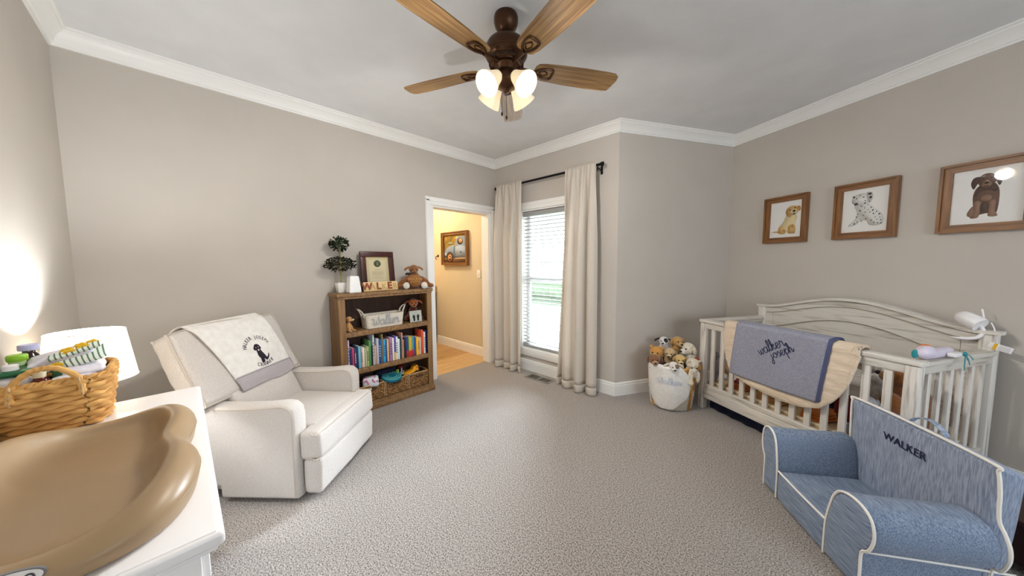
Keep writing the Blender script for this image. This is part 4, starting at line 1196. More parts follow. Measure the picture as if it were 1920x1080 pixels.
mb = MB(); mb.sheet(lambda u, v: throw_pt(u, -.30 + .66 * v), 26, 44, .009); part('cloth', mb, M_throw, th, ang=None)
mb = MB(); mb.sheet(lambda u, v: throw_pt(u, .358 + (.088 - .012 * sin(7 * u) * (u > .5)) * v, .001), 26, 8, .011); part('grey_border', mb, M_throwgrey, th, label='grey woven border', ang=None)
mb = MB(); mb.tube([throw_pt(u / 20, .359, .006) for u in range(21)], .0022, 5); part('border_seam', mb, mat('seam_grey', '#8d8689', rough=.9), th)


def on_throw(x, t, off=.006):
    """x,t on the back plane -> point"""
    s = BT - .012 - t; u = ((x - .105 * (s / .455)) - .045) / (.505 - .062 * (s / .455))
    return throw_pt(u, s, off)


def throw_frame(x, t, ang=0, off=.005):
    p = on_throw(x, t, off); px = on_throw(x + .01, t, off); pt_ = on_throw(x, t + .01, off)
    ex = (px - p).normalized(); n_ = ex.cross((pt_ - p)).normalized(); ey = n_.cross(ex)
    c_, s_ = cos(ang), sin(ang); ax = ex * c_ + ey * s_; ay = ey * c_ - ex * s_
    return Matrix(((ax.x, ay.x, n_.x, p.x), (ax.y, ay.y, n_.y, p.y), (ax.z, ay.z, n_.z, p.z), (0, 0, 0, 1)))


M_ink = mat('charcoal_thread', '#2b2a33', rough=.85)
cx, ct_ = .352, .348
arc = 'WALKER JOSEPH'
for k, ch in enumerate(arc):
    if ch == ' ': continue
    a = radians(158 - k * (136 / 12)); r_ = .092
    o = part('letter', text_mesh(ch, .036, .002, M_ink), None, th, ang=None); o.matrix_local = throw_frame(cx + r_ * cos(a) * 1.02, ct_ + .008 + r_ * sin(a) * .95, a - pi / 2) @ Matrix.Scale(.72, 4, (1, 0, 0))
for k, ch in enumerate('CRANNER'):
    o = part('letter', text_mesh(ch, .036, .002, M_ink), None, th, ang=None); o.matrix_local = throw_frame(cx - .052 + k * .0185, .246 + .012 * ((k - 3) / 3) ** 2 + k * .0008, .06 * (k - 3)) @ Matrix.Scale(.72, 4, (1, 0, 0))
mb = MB(); TF = throw_frame(cx - .008, .335, 0, .0045)
dogp = smooth([(a, b, 0) for a, b in [(-.018, .052), (-.008, .062), (.008, .062), (.02, .052), (.026, .03), (.02, .02), (.016, .018), (.02, 0), (.03, -.03), (.034, -.048), (.05, -.042), (.062, -.025), (.058, -.045), (.04, -.062), (.028, -.068), (.02, -.06), (.012, -.05), (.006, -.075), (-.012, -.078), (-.016, -.07), (-.012, -.045), (-.02, -.02), (-.016, .018), (-.026, .02), (-.03, .035)]], 3, True)
mb.prism([(p.x * .95, p.y * .95) for p in dogp], -.0005, .0015, TF)
part('dog_applique', mb, mat('black_applique', '#15101c', '#241a2c', rough=.9, scale=120), th, ang=None)
mb = MB(); mb.prism([(.0 + .006 * cos(q * pi / 5), .016 + .006 * sin(q * pi / 5)) for q in range(10)], .001, .0028, TF)
for s in (-1, 1): mb.prism([(s * .009 - .001 + .0022 * cos(q * pi / 4), .036 + .003 * sin(q * pi / 4)) for q in range(8)], .001, .0026, TF)
part('dog_markings', mb, mat('white_thread', '#e9dfe0', rough=.9), th, ang=None)

# ---------------------------------------------------------------- dresser, changing pad
DZ = .80  # dresser height
dr = thing('dresser', 'white lacquered dresser with an overhanging top under the changing pad', 'dresser', (-1.463, -.205, 0))
mb = MB(); mb.rbox(-.586, .586, -.225, .238, DZ - .030, DZ, .009, 3); mb.rbox(-.575, .575, -.225, .227, DZ - .042, DZ - .0301, .005, 1); part('top', mb, M_white, dr)
mb = MB(); mb.rbox(-.575, .575, -.22, .2255, DZ - .001, DZ + .0022, .002, 2); part('top_bead', mb, M_white, dr)
mb = MB(); mb.box(-.55, .55, -.22, .195, .08, DZ - .042); part('carcass', mb, M_white, dr)
for s in (-1, 1):
    mb = MB()
    for (y0, y1, z0, z1) in ((-.22, -.16, .02, DZ - .043), (.14, .2, .02, DZ - .043), (-.16, .14, DZ - .115, DZ - .043), (-.16, .14, .08, .16)): mb.rbox(min(s * .55, s * .565), max(s * .55, s * .565), y0, y1, z0, z1, .003, 1)
    part('side_frame', mb, M_white, dr)
for r_ in range(3):
    for c_ in range(2):
        mb = MB(); x0 = -.545 + c_ * .548; mb.rbox(x0, x0 + .54, .197, .213, .10 + r_ * .218, .31 + r_ * .218, .004, 1); dd = part('drawer', mb, M_white, dr)
        mb = MB(); mb.rbox(x0 + .2, x0 + .34, .2125, .2145, .19 + r_ * .218, .22 + r_ * .218, .001, 1); part('finger_pull', mb, M_white, dd)
for sx in (-1, 1):
    for y in (-.19, .165):
        mb = MB(); mb.rbox(sx * .52 - .025, sx * .52 + .025, y - .025, y + .025, 0, .081, .004, 1); part('leg', mb, M_white, dr)

cp = thing('changing_pad', 'tan molded peanut shaped changing pad lying on the white dresser', 'changing pad', (-1.29, -.2, DZ + .0025))
HL, HW = .368, .2


def pad_out(a):
    """peanut outline: returns x,y and side factor"""
    c_, s_ = cos(a), sin(a)
    e = .62
    x = HL * math.copysign(abs(c_) ** e, c_); y = HW * math.copysign(abs(s_) ** e, s_)
    y *= 1 - .15 * exp(-((x - .0) / .085) ** 2)
    return x, y, abs(s_) ** 1.2


def pad_pt(u, k):
    a = 2 * pi * u; x, y, sd = pad_out(a)
    lobe = 1 - .14 * exp(-(x / .08) ** 2)
    h = (.052 + .062 * sd) * (.95 + .05 * cos(2 * a)) * (lobe if sd > .3 else 1)
    ix = 1 - .0 * k
    P = {0: (0, 0), 1: (-.004, .004), 2: (-.016, .5 * h), 3: (-.010, .72 * h), 4: (.006, .91 * h), 5: (.024, h), 6: (.040, .985 * h), 7: (.050, .90 * h), 8: (.062, .58 * h), 9: (.082, .032), 10: (.115, .022), 11: (.17, .02)}
    o, z = P[k]
    o2 = o if k < 9 else o
    L_ = sqrt(x * x + y * y) or 1
    # inset along outline normal (approx: scale each axis)
    xx = x * (1 - o2 / HL * (1.0)) ; yy = y * (1 - o2 / HW * .97)
    return Vector((xx, yy, z))


mb = MB(); NP = 96; vs = []; fs = []
for k in range(12):
    for i in range(NP): vs.append(pad_pt(i / NP, k))
for k in range(11):
    for i in range(NP): fs.append((k * NP + i, k * NP + (i + 1) % NP, (k + 1) * NP + (i + 1) % NP, (k + 1) * NP + i))
fs.append(tuple(range(11 * NP, 12 * NP))); fs.append(tuple(reversed(range(NP))))
mb.add(vs, fs); pad = part('foam_body', mb, M_pad, cp, ang=None)
sd = pad.modifiers.new('s', 'SUBSURF'); sd.levels = 1; sd.render_levels = 2
mb = MB(); mb.tube([Vector((p.x * .986, p.y * .986, p.z)) for p in [pad_pt(i / NP, 2) for i in range(NP)]], .0016, 5, True); part('mould_seam', mb, M_pad, cp)
# oval maker's badge on the near end
TBd = Matrix.Translation((.3735, -.048, .044)) @ Matrix.Rotation(pi / 2, 4, 'Z') @ Matrix.Rotation(radians(78), 4, 'X')
mb = MB(); el = [(.062 * cos(2 * pi * q / 36), .021 * sin(2 * pi * q / 36)) for q in range(36)]; mb.prism(el, -.004, .0035, TBd); bdg = part('badge_rim', mb, mat('badge_grey', '#6d6a68', rough=.5), cp)
mb = MB(); mb.prism([(a * .95, b * .9) for a, b in el], .0036, .0042, TBd); part('badge_face', mb, mat('badge_white', '#e4e0da', rough=.5), cp)
o = part('badge_lettering', text_mesh('keekaroo', .034, .001, mat('badge_ink', '#3a3636', rough=.6)), None, cp); o.matrix_local = TBd @ Matrix.Translation((0, .002, .005)) @ Matrix.Scale(.80, 4, (1, 0, 0))

# ---------------------------------------------------------------- woven basket with supplies
wb = thing('woven_basket', 'golden seagrass basket full of nappies and bottles on the white dresser', 'basket', (-1.905, -.318, DZ + .003))
hx0, hy0, hx1, hy1 = .088, .098, .138, .116
mb = MB(); woven(mb, hx0, hy0, hx1, hy1, .010, .168, .035, 10, .006, .0098, .030, 8, .005); part('woven_wall', mb, M_wick, wb, stuff=True)
mb = MB()
n_ = len(rrect(1, 1, .3, 6))
a_, b_ = rrect(hx0 - .008, hy0 - .008, .03, 6), rrect(hx1 - .01, hy1 - .01, .03, 6)
vs = [(x, y, .006) for x, y in a_] + [(x, y, .17) for x, y in b_]; fs = [(i, (i + 1) % n_, n_ + (i + 1) % n_, n_ + i) for i in range(n_)] + [tuple(range(n_))]
mb.add(vs, fs); mb.add(vs, [tuple(reversed(f)) for f in fs]); part('lining', mb, M_wickd, wb)
mb = MB(); rp = densify(rrect(hx1, hy1, .036, 8), .004)
for k in range(2): mb.tube([(p.x + .006 * cos(i * .9 + k * pi), p.y + .002 * sin(i), .178 + .006 * sin(i * .9 + k * pi)) for i, p in enumerate(rp)], .0062, 6, True)
part('braided_rim', mb, M_wick, wb)
for s, nm in ((1, 'front'), (-1, 'rear')):
    mb = MB(); hp = smooth([(s * (hx1 + .006), -.068, .135), (s * (hx1 + .008), -.062, .185), (s * (hx1 + .012), -.03, .222), (s * (hx1 + .012), .0, .231), (s * (hx1 + .012), .03, .222), (s * (hx1 + .008), .062, .185), (s * (hx1 + .006), .068, .135)], 9)
    mb.tube(hp, [.0088 + .0012 * sin(i * 1.7) for i in range(len(hp))], 8); hd = part('handle', mb, M_wick, wb)
    for q in (0, 4, 8, len(hp) - 9, len(hp) - 5, len(hp) - 1):
        mb = MB(); p = hp[q]; mb.tube([(p.x + .0105 * cos(t * pi / 4), p.y, p.z + .0105 * sin(t * pi / 4)) for t in range(8)], .0028, 5, True); part('binding', mb, M_wickl, hd)

M_nappy = mat('white_nappy', '#e7e3e8', '#d8d2dc', rough=.9, scale=30, bump=.4, bscale=40, bdist=.004)
nd = thing('folded_nappies', 'pile of plain white folded nappies under the striped one', 'nappy', (-1.905, -.268, DZ + .12), .12)
for k in range(3):
    mb = MB(); mb.rbox(-.085, .085, -.052 + .004 * k, .05, .005 + k * .026, .036 + k * .026, .013, 3, 4, puff=(.008, .006, .006), warp=lambda p: wr(p, .003, 30)); part('nappy', mb, M_nappy, nd, ang=60)
sn = thing('striped_nappy', 'green striped nappy with yellow flowers on top of the basket', 'nappy', (-1.905, -.295, DZ + .228), .1)
sn.rotation_euler = (radians(17), radians(8), .1)
M_stripe = bpy.data.materials.new('striped_nappy_print'); M_stripe.use_nodes = True
_nt = M_stripe.node_tree; _w = _nt.nodes.new('ShaderNodeTexWave'); _w.bands_direction = 'Y'; _w.inputs['Scale'].default_value = 26; _w.inputs['Distortion'].default_value = 1.0
_t = _nt.nodes.new('ShaderNodeTexCoord'); _r = _nt.nodes.new('ShaderNodeValToRGB')
_r.color_ramp.elements[0].position = .12; _r.color_ramp.elements[0].color = C('#5c7a5a'); _r.color_ramp.elements[1].position = .34; _r.color_ramp.elements[1].color = C('#e6ece4')
_nt.links.new(_t.outputs['Object'], _w.inputs['Vector']); _nt.links.new(_w.outputs['Fac'], _r.inputs['Fac']); _nt.links.new(_r.outputs[0], _nt.nodes['Principled BSDF'].inputs['Base Color']); _nt.nodes['Principled BSDF'].inputs['Roughness'].default_value = .9
mb = MB(); mb.rbox(-.06, .065, -.095, .085, -.012, .006, .008, 2, 8, puff=(0, .01, .010), warp=lambda p: [p[0] + .006 * sin(p[1] * 40), p[1], p[2] + .006 * sin(p[0] * 45 + p[1] * 20)]); part('back_panel', mb, M_stripe, sn, ang=60)
mb = MB(); mb.rbox(-.045, .05, -.075, .06, .004, .030, .012, 3, 4, puff=(0, .006, .010), warp=lambda p: wr(p, .003, 30)); part('padding', mb, M_nappy, sn, ang=60)
mb = MB(); mb.rbox(.005, .06, -.03, .088, .026, .037, .005, 2, 4, puff=(0, 0, .006)); part('front_flap', mb, M_stripe, sn, ang=60)
mb = MB()
for (x, y, z) in ((.062, -.07, .004), (.05, .05, .038), (.04, .015, .04), (.02, .07, .037), (.055, .02, .036), (.064, -.02, .008), (.03, .045, .04)):
    for q in range(6): mb.ell((x, y + .010 * cos(q * pi / 3), z + .007 * sin(q * pi / 3)), (.004, .008, .006), None, 6, 4)
part('flower_print', mb, mat('yellow_flower', '#eec02f', rough=.8), sn, stuff=True)
tb = thing('wipes_tub', 'white tub with a dark green lid in the left of the basket', 'tub', (-1.90, -.388, DZ + .02))
mb = MB(); mb.rbox(-.075, .075, -.034, .034, 0, .185, .016, 3, 1); part('tub_body', mb, M_plastic, tb)
mb = MB(); mb.rbox(-.08, .08, -.04, .04, .1855, .204, .009, 3, 1); part('lid', mb, mat('green_lid', '#0f5a33', rough=.35), tb)
lb = thing('lime_cap_jar', 'small jar with a lime green cap standing on the green lid', 'jar', (-1.93, -.398, DZ + .2245))
mb = MB(); mb.lathe([(.017, 0), (.018, .004), (.018, .016)], 18); part('jar_body', mb, mat('pale_green_plastic', '#c9dfa2', rough=.4), lb)
mb = MB(); mb.lathe([(.021, .0162), (.022, .02), (.022, .032), (.019, .037), (0, .038)], 20); part('cap', mb, mat('lime_cap', '#86b81d', rough=.35), lb)
wc = thing('pill_box', 'little white round box lying on the green lid in front of the lime jar', 'box', (-1.848, -.395, DZ + .2245))
mb = MB(); mb.lathe([(.0145, 0), (.0155, .002), (.0155, .016), (.0135, .0185), (0, .019)], 20); part('cap_shell', mb, M_plastic, wc)
mb = MB(); mb.lathe([(.0158, .002), (.0164, .003), (.0158, .004)], 20); part('cap_ring', mb, M_plastic, wc)
db = thing('brown_bottle', 'dark brown medicine bottle with a lilac cap behind the lime jar', 'bottle', (-1.985, -.385, DZ + .08))
mb = MB(); mb.lathe([(.024, 0), (.026, .006), (.026, .15), (.02, .168), (.014, .176), (.014, .184)], 20); part('bottle_body', mb, mat('brown_glass', '#2c1008', rough=.15), db)
mb = MB(); mb.lathe([(.022, .1845), (.023, .19), (.022, .204), (0, .206)], 20); part('cap', mb, mat('lilac_cap', '#b6b4d6', rough=.4), db)
ab = thing('amber_bottle', 'small amber bottle behind the basket handle', 'bottle', (-1.815, -.338, DZ + .1))
mb = MB(); mb.lathe([(.017, 0), (.018, .004), (.018, .085), (.012, .096)], 18); part('bottle_body', mb, mat('amber_glass', '#5a1c0f', rough=.15), ab)
mb = MB(); mb.lathe([(.013, .0965), (.0135, .115), (0, .116)], 16); part('cap', mb, mat('cream_cap', '#d9cfae', rough=.5), ab)
gt = thing('green_tube', 'slim green tube standing right of the amber bottle', 'tube', (-1.825, -.305, DZ + .09))
mb = MB(); mb.lathe([(.010, 0), (.011, .004), (.011, .1)], 16); part('tube_body', mb, mat('green_tube', '#1d7a3c', rough=.35), gt)
mb = MB(); mb.lathe([(.0115, .1005), (.0115, .12), (0, .121)], 16); part('cap', mb, mat('dark_green_cap', '#12492a', rough=.4), gt)
wt_ = thing('cream_tube', 'white lotion tube with a small barcode by the basket handle', 'tube', (-1.845, -.372, DZ + .13))
wt_.rotation_euler = (radians(-62), 0, radians(10))
mb = MB(); mb.lathe([(.017, -.04), (.0185, -.036), (.0185, .05), (.016, .056)], 20); part('tube_body', mb, M_plastic, wt_)
mb = MB(); mb.lathe([(.012, .0562), (.012, .078), (0, .079)], 16); part('cap', mb, M_plastic, wt_)
mb = MB()
for q in range(6): mb.box(.0186, .0192, -.008 + q * .0026, -.0066 + q * .0026, -.02, .004)
part('barcode', mb, M_dark, wt_, stuff=True)
rn = thing('rolled_nappy', 'rolled white printed nappy at the front of the basket by the handle', 'nappy', (-1.82, -.272, DZ + .165))
mb = MB(); mb.lathe([(.0, -.045), (.022, -.044), (.026, -.03), (.026, .03), (.022, .044), (0, .045)], 22, Matrix.Rotation(pi / 2, 4, 'X') @ Matrix.Rotation(.3, 4, 'Y')); part('roll', mb, M_nappy, rn)
mb = MB(); mb.tube([(.0268 * cos(t * pi / 10), -.0, .0268 * sin(t * pi / 10)) for t in range(20)], .0018, 5, True); part('tape', mb, mat('nappy_tape', '#c8c2cf', rough=.8), rn)

# ---------------------------------------------------------------- table lamp on its small side table
LX, LY = -2.235, -.292
st = thing('side_table', 'small round white side table under the lamp behind the dresser', 'table', (LX, LY, 0))
mb = MB(); mb.lathe([(.13, .60), (.135, .605), (.135, .618), (.13, .622), (0, .622)], 32); part('tabletop', mb, M_white, st)
for k in range(3):
    a = 2 * pi * k / 3; mb = MB(); mb.tube([(.08 * cos(a), .08 * sin(a), .605), (.115 * cos(a), .115 * sin(a), 0)], .012, 8); part('leg', mb, M_white, st)
lp = thing('table_lamp', 'lit table lamp with a white drum shade in the left corner', 'lamp', (LX, LY, .6225))
mb = MB(); mb.lathe([(.06, 0), (.062, .01), (.03, .02), (.018, .05), (.03, .1), (.036, .14), (.024, .19), (.01, .22), (.008, .27)], 24); part('base', mb, M_ceramic, lp)
H0, H1, R0, R1 = .245, .455, .133, .108
mb = MB(); mb.lathe([(R0, H0), (R1, H1)][::1], 48); me_l = MB()
vs = []; fs = []; n = 56
for (r, z) in ((R0, H0), (R1, H1), (R1 - .002, H1), (R0 - .002, H0)):
    for q in range(n): vs.append((r * cos(2 * pi * q / n), r * sin(2 * pi * q / n), z))
for i in range(4):
    for q in range(n): fs.append((i * n + q, i * n + (q + 1) % n, ((i + 1) % 4) * n + (q + 1) % n, ((i + 1) % 4) * n + q))
me_l.add(vs, fs); shd = part('shade', me_l, M_shade, lp)
mb = MB(); mb.tube([(R1 * cos(2 * pi * q / 40), R1 * sin(2 * pi * q / 40), H1) for q in range(40)], .0022, 5, True); part('shade_rim', mb, M_whitematte, shd)
mb = MB(); mb.tube([(R0 * cos(2 * pi * q / 40), R0 * sin(2 * pi * q / 40), H0) for q in range(40)], .0022, 5, True); part('shade_rim', mb, M_whitematte, shd)
mb = MB()
for k in range(3): mb.tube([(0, 0, H1 - .02), ((R1 - .003) * cos(2.1 * k), (R1 - .003) * sin(2.1 * k), H1 - .004)], .0015, 4)
part('spider', mb, M_bronze, shd)
mb = MB(); mb.lathe([(0, .36), (.02, .352), (.028, .335), (.024, .31), (.012, .285), (.012, .27)][::-1], 16); part('bulb', mb, M_bulb, lp)
lamp('table_lamp_light', (LX, LY, .6225 + .385), LAMP_W, (.95, .98, 1.0), .035)

# ---------------------------------------------------------------- crib (local x along the right wall, y towards the wall)
CR = Vector((-.782, 3.335, 0)); AZ = atan2(U.y, U.x)
cb = thing('crib', 'whitewashed wooden crib with an arched headboard along the right wall', 'crib', CR, AZ)
CW, CD = 1.36, .775
for x in (0, CW - .058):
    mb = MB(); mb.rbox(x, x + .058, 0, .05, 0, .80, .004, 1); part('front_post', mb, M_crib, cb)
mb = MB(); mb.rbox(-.01, CW + .01, -.008, .06, .803, .83, .006, 2); part('front_top_rail', mb, M_cribx, cb)
mb = MB(); mb.rbox(.0582, CW - .0582, .006, .042, .752, .8028, .003, 1); part('front_under_rail', mb, M_cribx, cb)
sl = MB(); sl.rbox(-.0185, .0185, .014, .034, .2351, .7519, .004, 1); slm = sl.mesh('slat', M_crib)
for k in range(13): link('slat', slm, cb, (.122 + .0929 * k, 0, 0))
mb = MB(); mb.rbox(.0582, CW - .0582, .004, .044, .20, .235, .003, 1); mb.rbox(.0582, CW - .0582, .0, .046, .108, .1985, .003, 1); part('front_bottom_rail', mb, M_cribx, cb)
for x in (.004, CW - .044):
    e_ = 'left' if x < .5 else 'right'
    mb = MB(); mb.rbox(x - .014, x + .054, .0605, .715, .803, .83, .006, 2); mb.rbox(x, x + .036, .0505, .715, .752, .8028, .003, 1); part('end_top_rail', mb, M_criby, cb)
    mb = MB(); mb.rbox(x, x + .036, .0505, .715, .108, .235, .003, 1); part('end_bottom_rail', mb, M_criby, cb)
    for k in range(6):
        mb = MB(); mb.rbox(x + .009, x + .029, .139 + .1065 * k - .0165, .139 + .1065 * k + .0165, .2352, .7518, .004, 1); part('slat', mb, M_crib, cb)


def ztop(x, dz=0.0):
    d = abs(x - .68); t = min(1, d / .62)
    return .94 + .122 * cos(pi / 2 * t) ** 1.6 + dz


def arch(mb, x0, x1, y0, y1, f0, f1, n=48):
    vs = []
    for i in range(n + 1):
        x = x0 + (x1 - x0) * i / n
        for (y, f) in ((y0, f0), (y1, f0), (y1, f1), (y0, f1)): vs.append((x, y, f(x)))
    fs = []
    for i in range(n):
        a = i * 4; b = a + 4
        for q in range(4): fs.append((a + q, a + (q + 1) % 4, b + (q + 1) % 4, b + q))
    fs.append((3, 2, 1, 0)); fs.append((n * 4, n * 4 + 1, n * 4 + 2, n * 4 + 3))
    fs = [tuple(reversed(f)) for f in fs]
    mb.add(vs, fs)


for x in (0, CW - .06):
    mb = MB(); mb.rbox(x, x + .06, .7155, .775, 0, .925, .004, 1); part('back_post', mb, M_crib, cb)
mb = MB(); arch(mb, .0602, CW - .0602, .748, .762, lambda x: .30, lambda x: ztop(x) - .02); part('headboard_panel', mb, M_cribx, cb)
mb = MB(); arch(mb, .0602, CW - .0602, .728, .7478, lambda x: ztop(x) - .064, lambda x: ztop(x) - .017); part('headboard_upper_rail', mb, M_cribx, cb)
mb = MB(); arch(mb, -.014, CW + .014, .706, .782, lambda x: ztop(x) - .0165, lambda x: ztop(x) + .004); part('headboard_cap', mb, M_cribx, cb, ang=30)
lo = lambda x: .745 + .137 * cos(pi / 2 * min(1, abs(x - .68) / .55)) ** 1.2
mb = MB(); arch(mb, .13, CW - .13, .733, .7478, lo, lambda x: ztop(x) - .069); mb.box(.0602, .128, .733, .7478, .30, .872); mb.box(CW - .128, CW - .0602, .733, .7478, .30, .872); part('headboard_arch', mb, M_cribx, cb)
mb = MB(); mb.tube([(x_, .734, lo(x_) + .002) for x_ in [.15 + 1.06 * i / 40 for i in range(41)]], .003, 5); mb.tube([(x_, .727, ztop(x_) - .068) for x_ in [.07 + 1.22 * i / 50 for i in range(51)]], .0025, 5); part('headboard_groove_shade', mb, M_grooveshade, cb)  # thin darker tubes paint the shade of grooves along the headboard
mb = MB(); mb.rbox(.0602, CW - .0602, .72, .762, .108, .299, .003, 1); part('back_bottom_rail', mb, M_cribx, cb)


def on_crib(x, y, z): return Matrix.Translation(CR) @ Matrix.Rotation(AZ, 4, 'Z') @ Vector((x, y, z))


mt = thing('crib_mattress', 'beige crib mattress behind the crib slats', 'mattress', on_crib(.68, .385, .15), AZ)
mb = MB(); mb.rbox(-.612, .612, -.318, .318, 0, .11, .02, 3, 4); part('body', mb, M_mattress, mt)
mb = MB(); mb.tube([(x, y, .1) for x, y in rrect(.609, .315, .02, 4)], .004, 5, True); part('piping', mb, M_pipe, mt)
sk = thing('crib_skirt', 'navy pleated crib skirt hanging under the bottom rail', 'crib skirt', on_crib(.68, .06, 0), AZ)
mb = MB(); mb.sheet(lambda u, v: (-.61 + 1.22 * u, .012 + .006 * sin(u * 60) + .004 * v, .145 - .139 * v), 90, 4, .003); part('front_panel', mb, M_navycloth, sk, ang=None)
mb = MB(); mb.sheet(lambda u, v: (-.61 + 1.22 * u, .017 + .006 * sin(u * 60) , .012 - .007 * v), 90, 1, .005); part('hem', mb, M_navycloth, sk, ang=None)

# ---- covers over the front rail
qt = thing('round_quilt', 'cream round quilt hung over the front rail of the crib', 'quilt', on_crib(0, 0, 0), AZ)
QX = [(.253, .79), (.262, .72), (.272, .66), (.29, .585), (.315, .51), (.345, .455), (.41, .418), (.5, .394), (.6, .378), (.745, .366), (.85, .374), (.95, .408), (1.02, .48), (1.06, .55), (1.09, .62), (1.118, .74), (1.129, .80)]


def interp(tab, x):
    if x <= tab[0][0]: return tab[0][1]
    for (a, b), (c2, d) in zip(tab, tab[1:]):
        if x <= c2: return b + (d - b) * (x - a) / (c2 - a)
    return tab[-1][1]


def over_rail(x, s, zb, ft, back=.16, g=.0):
    """strip over the rail: s 0..1, first the inside drop then over the top and down to zb. ft = offset off the rail"""
    top = .8305 + ft; L1, L2 = back, .068 + 2 * ft; L3 = top - zb; L = L1 + L2 + L3; d = s * L
    if d < L1: return Vector((x, .061 + ft, top - (L1 - d)))
    if d < L1 + L2:
        t = (d - L1) / L2; return Vector((x, .061 + ft - t * L2, top + .012 * sin(pi * t) + .0))
    t = (d - L1 - L2)
    return Vector((x, -.009 - ft - g * min(1, t / .2), top - t))


def quilt_pt(u, v):
    x = .253 + .876 * (.5 - .5 * cos(pi * u)) if True else 0
    p = over_rail(x, v, interp(QX, x), .012, .14, .006)
    return p + Vector((0, .003 * sin(p.z * 95 + 3 * sin(x * 7)) * (1 if p.y < 0 else 0), 0))


mb = MB(); mb.sheet(quilt_pt, 70, 60, .016); part('padded_cover', mb, M_quilt, qt, ang=None)
mb = MB(); mb.tube([quilt_pt(u / 80, 1) for u in range(81)], .009, 7); part('bound_edge', mb, M_quilt, qt, ang=None)
ms = thing('muslin_blanket', 'dusty blue muslin blanket with navy handwriting folded over the cream quilt', 'blanket', on_crib(0, 0, 0), AZ)


def muslin_pt(u, v, k=0):
    x0 = .385 + .006 * k; x1 = .990 + .007 * k
    p = over_rail(0, v, .442 + .004 * k, .0345 - .0045 * k, .10, .003)
    dz = .85 - p.z if p.y < 0 else 0
    x = x0 + (x1 - x0) * u - .045 * max(0, dz) / .42
    return Vector((x, p.y + .003 * sin(x * 21 + p.z * 5) * (p.y < 0) - .001, p.z - .006 * sin(pi * u) * (v > .9)))


for k in range(3):
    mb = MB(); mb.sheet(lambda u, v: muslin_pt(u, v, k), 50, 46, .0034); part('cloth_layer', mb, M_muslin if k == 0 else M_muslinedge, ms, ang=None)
mb = MB()
for k in range(3): mb.tube([muslin_pt(1, v / 40, k) for v in range(41)], .0026, 5)
part('edge_binding', mb, mat('muslin_hem', '#4f5478', rough=.95), ms, ang=None)


def on_muslin(x, z): return Vector((x, -.009 - .0345 - .003 - .003 * 1 + .003 * sin((x) * 21 + z * 5), z))


mb = MB()
for wd, x0, z0, sz, an in (('walker', .585, .655, .043, radians(35)), ('joseph', .668, .648, .037, radians(35))):
    handwriting(mb, wd, sz, lambda u, v: on_muslin(x0 + u * cos(an) - v * sin(an), z0 + u * sin(an) + v * cos(an)), .0027, 5)
part('embroidery', mb, M_navy, ms, ang=None)

# ---- baby monitor on the headboard, its cord and tag, and the soother on the end rail
mn = thing('baby_monitor', 'white baby monitor camera clipped to the right end of the headboard', 'camera', on_crib(1.262, .735, .952), AZ)
TM = Matrix.Translation((0, -.02, .045)) @ Matrix.Rotation(radians(-14), 4, 'Z') @ Matrix.Rotation(radians(118), 4, 'Y')
mb = MB(); mb.lathe([(0, -.062), (.02, -.058), (.034, -.045), (.041, -.025), (.043, .0), (.044, .045), (.041, .052), (.036, .05)], 28, TM); part('camera_body', mb, M_plastic, mn)
mb = MB(); mb.lathe([(.0355, .046), (.03, .049), (0, .05)], 24, TM); part('lens', mb, M_dark, mn)
mb = MB(); mb.tube(smooth([(.025, -.02, .03), (.048, -.018, .0), (.05, -.02, -.03), (.034, -.03, -.055), (.005, -.04, -.066), (-.02, -.045, -.068)], 6), .010, 10); mb.ell((-.03, -.045, -.070), (.032, .015, .007)); part('gooseneck', mb, M_plastic, mn)
mb = MB(); mb.tube([(.045, .005, .05), (.03, .012, .115)], .004, 6); part('antenna', mb, M_plastic, mn)
mb = MB(); mb.tube(smooth([(.07, .0, .04), (.085, .0, .0), (.088, -.01, -.05), (.078, -.02, -.12), (.06, -.02, -.16), (.02, -.03, -.17)], 5), .003, 6); part('cord', mb, M_plastic, mn)
mb = MB(); mb.rbox(-.042, .042, -.0015, .0015, -.018, .018, .001, 1); lab_ = part('cord_tag', mb, M_plastic, mn, label='white paper tag with a yellow stripe', loc=(.118, -.025, -.098), rot=(0, radians(14), 0))
mb = MB(); mb.box(-.024, -.012, -.0022, -.0016, -.018, .018); part('tag_stripe', mb, mat('tag_yellow', '#e8b521', rough=.7), lab_)
mb = MB()
for q in range(5): mb.box(-.004, .034, -.0022, -.0016, -.013 + q * .006, -.0115 + q * .006)
part('tag_lines', mb, mat('tag_grey', '#a9a9ad', rough=.8), lab_, stuff=True)
so = thing('crib_soother', 'white and lilac soother toy with an orange sticker on the right end rail', 'toy', on_crib(1.335, .17, .8302), AZ + pi / 2)
mb = MB(); mb.ell((-.07, 0, .038), (.062, .036, .038)); mb.rbox(-.09, .12, -.028, .028, .002, .052, .022, 4); mb.ell((.12, 0, .028), (.04, .028, .026)); so_b = part('housing', mb, M_mauve, so)
mb = MB(); mb.ell((-.126, .016, .03), (.009, .013, .024)); part('teal_tab', mb, M_teal, so, label='teal end tab')
mb = MB(); mb.ell((-.06, .006, .047), (.032, .031, .033)); part('sticker', mb, M_orange, so, label='orange sticker')
mb = MB(); mb.rbox(.04, .12, -.062, -.03, .014, .036, .006, 2); part('clip', mb, M_plastic, so)
mb = MB()
for a_, b_ in ((-.02, -.085), (.03, -.06), (.06, -.035), (.0, -.03)):
    mb.sheet(lambda u, v: (.115 + a_ * u + .008 * v, -.066 - .008 * u, .028 + b_ * u + .01 * sin(3 * u)), 8, 1, .0016)
